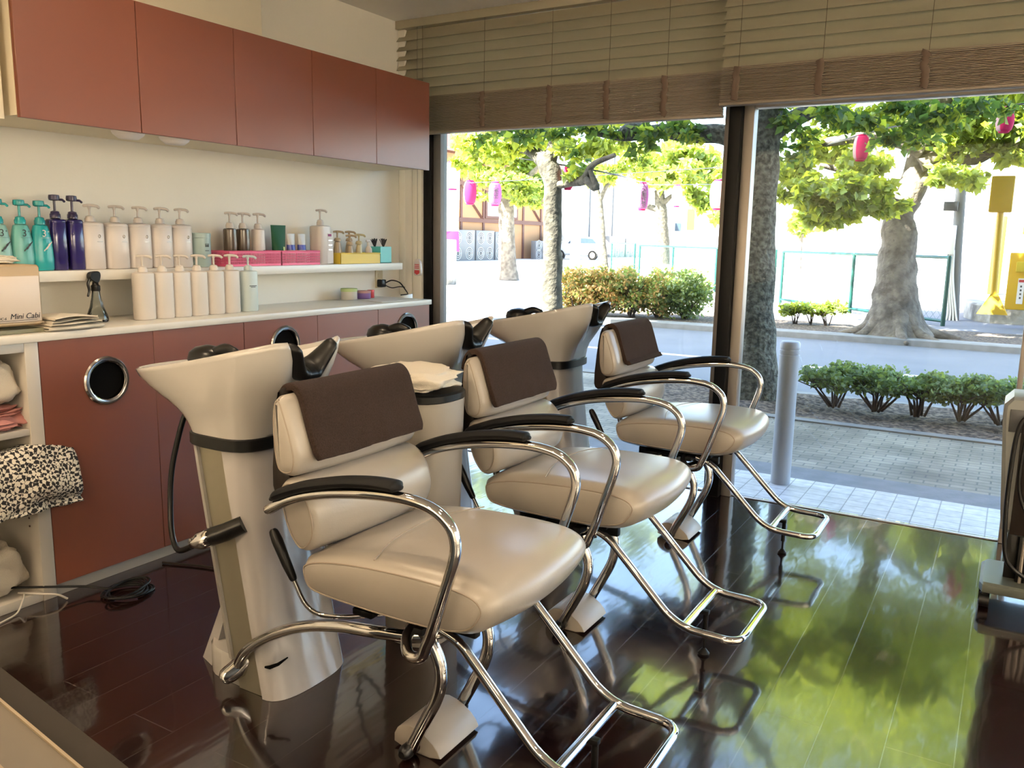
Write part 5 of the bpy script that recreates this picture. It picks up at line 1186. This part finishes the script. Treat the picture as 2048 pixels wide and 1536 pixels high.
# banner left
t = thing('banner_flag', 'white and red vertical shop banner at the left window edge', 'banner', (*at(890,540,21).xy, .02)); a = at(886,540,21)
bm = nb(); tube(bm, [(a.x,a.y,.021),(a.x,a.y,3.6)], .018, 8); obj('pole', bm, M_bwall, t)
bm = nb(); rows = []
for k in range(14):
    z = 3.5-k*.2; rows.append([bm.verts.new((a.x+.02+.11*i, a.y+.03*math.sin(k*.7+i), z)) for i in range(6)])
ring_faces(bm, rows, closed=False, cap0=False, cap1=False)
for f in bm.faces:
    if f.calc_center_median().z < 1.6: f.material_index = 1
obj('cloth', bm, [M_lamwhite, M_lampink], t)
# white car, rear end towards the right
cb = at(1172,515,50); CXc, CYc = cb.x, cb.y
t = thing('white_car', 'white parked car with red tail light beside the thin tree', 'car', (CXc, CYc, .02))
bm = nb(); prof = [(-2.6,.28),(-2.6,.80),(-2.45,.95),(-1.75,1.02),(-1.25,1.42),(-.2,1.50),(.55,1.44),(.95,1.08),(1.15,.98),(1.22,.70),(1.18,.32)]
prism(bm, chaikin([Vector(p) for p in prof], 1), [(CYc-.0,.12,CXc,.02),(CYc+.06,.02,CXc,.02),(CYc+.3,0,CXc,.02),(CYc+1.4,0,CXc,.02),(CYc+1.64,.02,CXc,.02),(CYc+1.7,.12,CXc,.02)]); obj('body', bm, M_car, t, ang=60)
bm = nb(); prism(bm, [Vector((CXc-1.35,1.06)),Vector((CXc-1.05,1.38)),Vector((CXc-.2,1.42)),Vector((CXc+.45,1.37)),Vector((CXc+.72,1.08))], [(CYc-.01,0,0,.02),(CYc+.05,0,0,.02)]); obj('side_window', bm, M_carglass, t)
for wx in (-1.9, .45):
    bm = nb(); R3 = Matrix.Rotation(PI/2,3,'X'); tube(bm, [(CXc+wx,CYc-.02,.335),(CXc+wx,CYc+.18,.335)], .31, 24); o = obj('wheel', bm, M_rubber, t)
    bm = nb(); lathe(bm, [(.05,.03),(.19,.012),(.20,.0)], 10, (CXc+wx,CYc-.021,.335), rot=R3); obj('hub_cap', bm, M_alu, o)
bm = nb(); box(bm, CXc+.98, CXc+1.235, CYc+.0, CYc+.22, .85, 1.05, .02); obj('tail_light', bm, M_tail, t)
bm = nb(); box(bm, CXc+1.225, CXc+1.25, CYc+.5, CYc+1.1, .5, .66, .005); obj('number_plate', bm, M_paper, t)

# paper lanterns on their lines
def lantern(px, py, Y, hpx, wpx, style, label, text=None, tm=None):
    c = at(px, py, Y); k = (c-Vector((0,0,CH))).dot(fwd)/CF; h = hpx*k; r = wpx*k/2
    t = thing('paper_lantern', label, 'lantern', c-Vector((0,0,h/2)), 'festival paper lanterns'); z0 = c.z-h/2
    bm = nb(); n = 32; rings = []; m_ = 27
    for i in range(m_):
        s = i/(m_-1); rr = r*(.55+.45*min(1, math.sin(PI*s)**.42*1.0)) if 0 < s < 1 else r*.55; rr *= 1+.02*(i % 2)
        rings.append([bm.verts.new((c.x+rr*math.cos(2*PI*(q+.5)/n), c.y+rr*math.sin(2*PI*(q+.5)/n), z0+h*(.05+.9*s))) for q in range(n)])
    ring_faces(bm, rings)
    u = Vector((-fwd.y, fwd.x, 0))
    A_, B_ = style
    for f in bm.faces:
        m0 = f.calc_center_median()-c; a = math.atan2(m0.y, m0.x); f.material_index = 1 if math.cos(a+.35) > -.1 else 0
    obj('paper_body', bm, [A_, B_], t, ang=60)
    bm = nb(); lathe(bm, [(r*.5,0),(r*.6,h*.02),(r*.6,h*.055)], 20, (c.x,c.y,z0)); lathe(bm, [(r*.6,h*.945),(r*.6,h*.98),(r*.45,h)], 20, (c.x,c.y,z0)); obj('end_ring', bm, M_lampink, t)
    if text:
        d = (Vector((0,0,CH))-c); d.z = 0; d.normalize(); X = Vector((-d.y,d.x,0)); lettering('\n'.join(text), h*.80/len(text)/.85, tm or M_unitd, t, c+d*(r*1.005)-Vector((0,0,h*.02))+X*r*.15, X, (0,0,1), off=.01, extr=.004)
    return c+Vector((0,0,h/2))
WL = []
WL.append(lantern(905,352,20,56,30,(M_lamwhite,M_lamwhite),'white paper lantern high at the left edge of the left window'))
WL.append(lantern(940,385,21,48,26,(M_lamwhite,M_lampink),'white and red paper lantern left of the lettered white one'))
WL.append(lantern(990,388,21,48,26,(M_lamwhite2,M_lamlilac),'white paper lantern with dark lettering in front of the pale trunk', '大売出し', M_ink))
l4 = lantern(1136,356,11.4,47,24,(M_lampale,M_lampink),'hot pink paper lantern against the forked trunk', 'さくら', M_ink)
l5 = lantern(1285,393,16,56,24,(M_lamlilac,M_lamlilac),'lilac paper lantern with dark lettering in the middle of the left window', '大商店会', M_ink)
l6 = lantern(1354,392,26,44,20,(M_lamwhite,M_lamwhite),'small white paper lantern right of the lilac one')
l7 = lantern(1437,390,17,60,34,(M_lamwhite,M_lampale),'white paper lantern partly behind the black upright')
l8 = lantern(1722,296,11.8,52,30,(M_lampale,M_lampink),'pink paper lantern half hidden in the leaves of the right tree')
l9 = lantern(2010,240,10.8,50,33,(M_lampale,M_lampink),'pink two-tone paper lantern at the upper right edge')
bm = nb(); tube(bm, cat([l4+Vector((-9,6,1.5))]+[l4, l5, l6, l6+Vector((3,12,.8))],6), .012, 5); single('lantern_line', bm, M_unitd, 'thin line carrying the pink and lilac lanterns', 'cable')
bm = nb(); tube(bm, cat([WL[0]+Vector((-4,-1,.6)), WL[0], WL[1], WL[2], WL[2]+Vector((6,3,.5))],6), .012, 5); single('lantern_line', bm, M_unitd, 'thin line carrying the white lanterns at the left', 'cable')
bm = nb(); tube(bm, cat([l7, l8, l9, l9+Vector((3,-1,.4))],6), .012, 5); single('lantern_line', bm, M_unitd, 'thin line carrying the pink lanterns at the right', 'cable')
# distant pieces: sign board and low walls
t = thing('far_building', 'white building with a yellow banner far beyond the fence', 'building', (-22,75,.02)); p = at(1330,480,75); q = at(1480,480,75)
bm = nb(); box(bm, p.x, p.x+30, 75, 85, .021, 7.5); obj('wall', bm, M_bwall, t)
bm = nb(); a = at(1372,480,74.9); b_ = at(1386,480,74.9); box(bm, a.x, b_.x, 74.85, 74.99, at(1376,460,74.9).z, at(1376,418,74.9).z); obj('yellow_banner', bm, M_yellow2, t)
bm = nb(); a = at(1350,458,74.9); b_ = at(1362,448,74.9); box(bm, a.x, b_.x, 74.85, 74.99, at(1350,462,74.9).z, at(1350,446,74.9).z); obj('window', bm, M_carglass, t)

for o in list(bpy.data.objects):
    if '_w' in o: del o['_w']
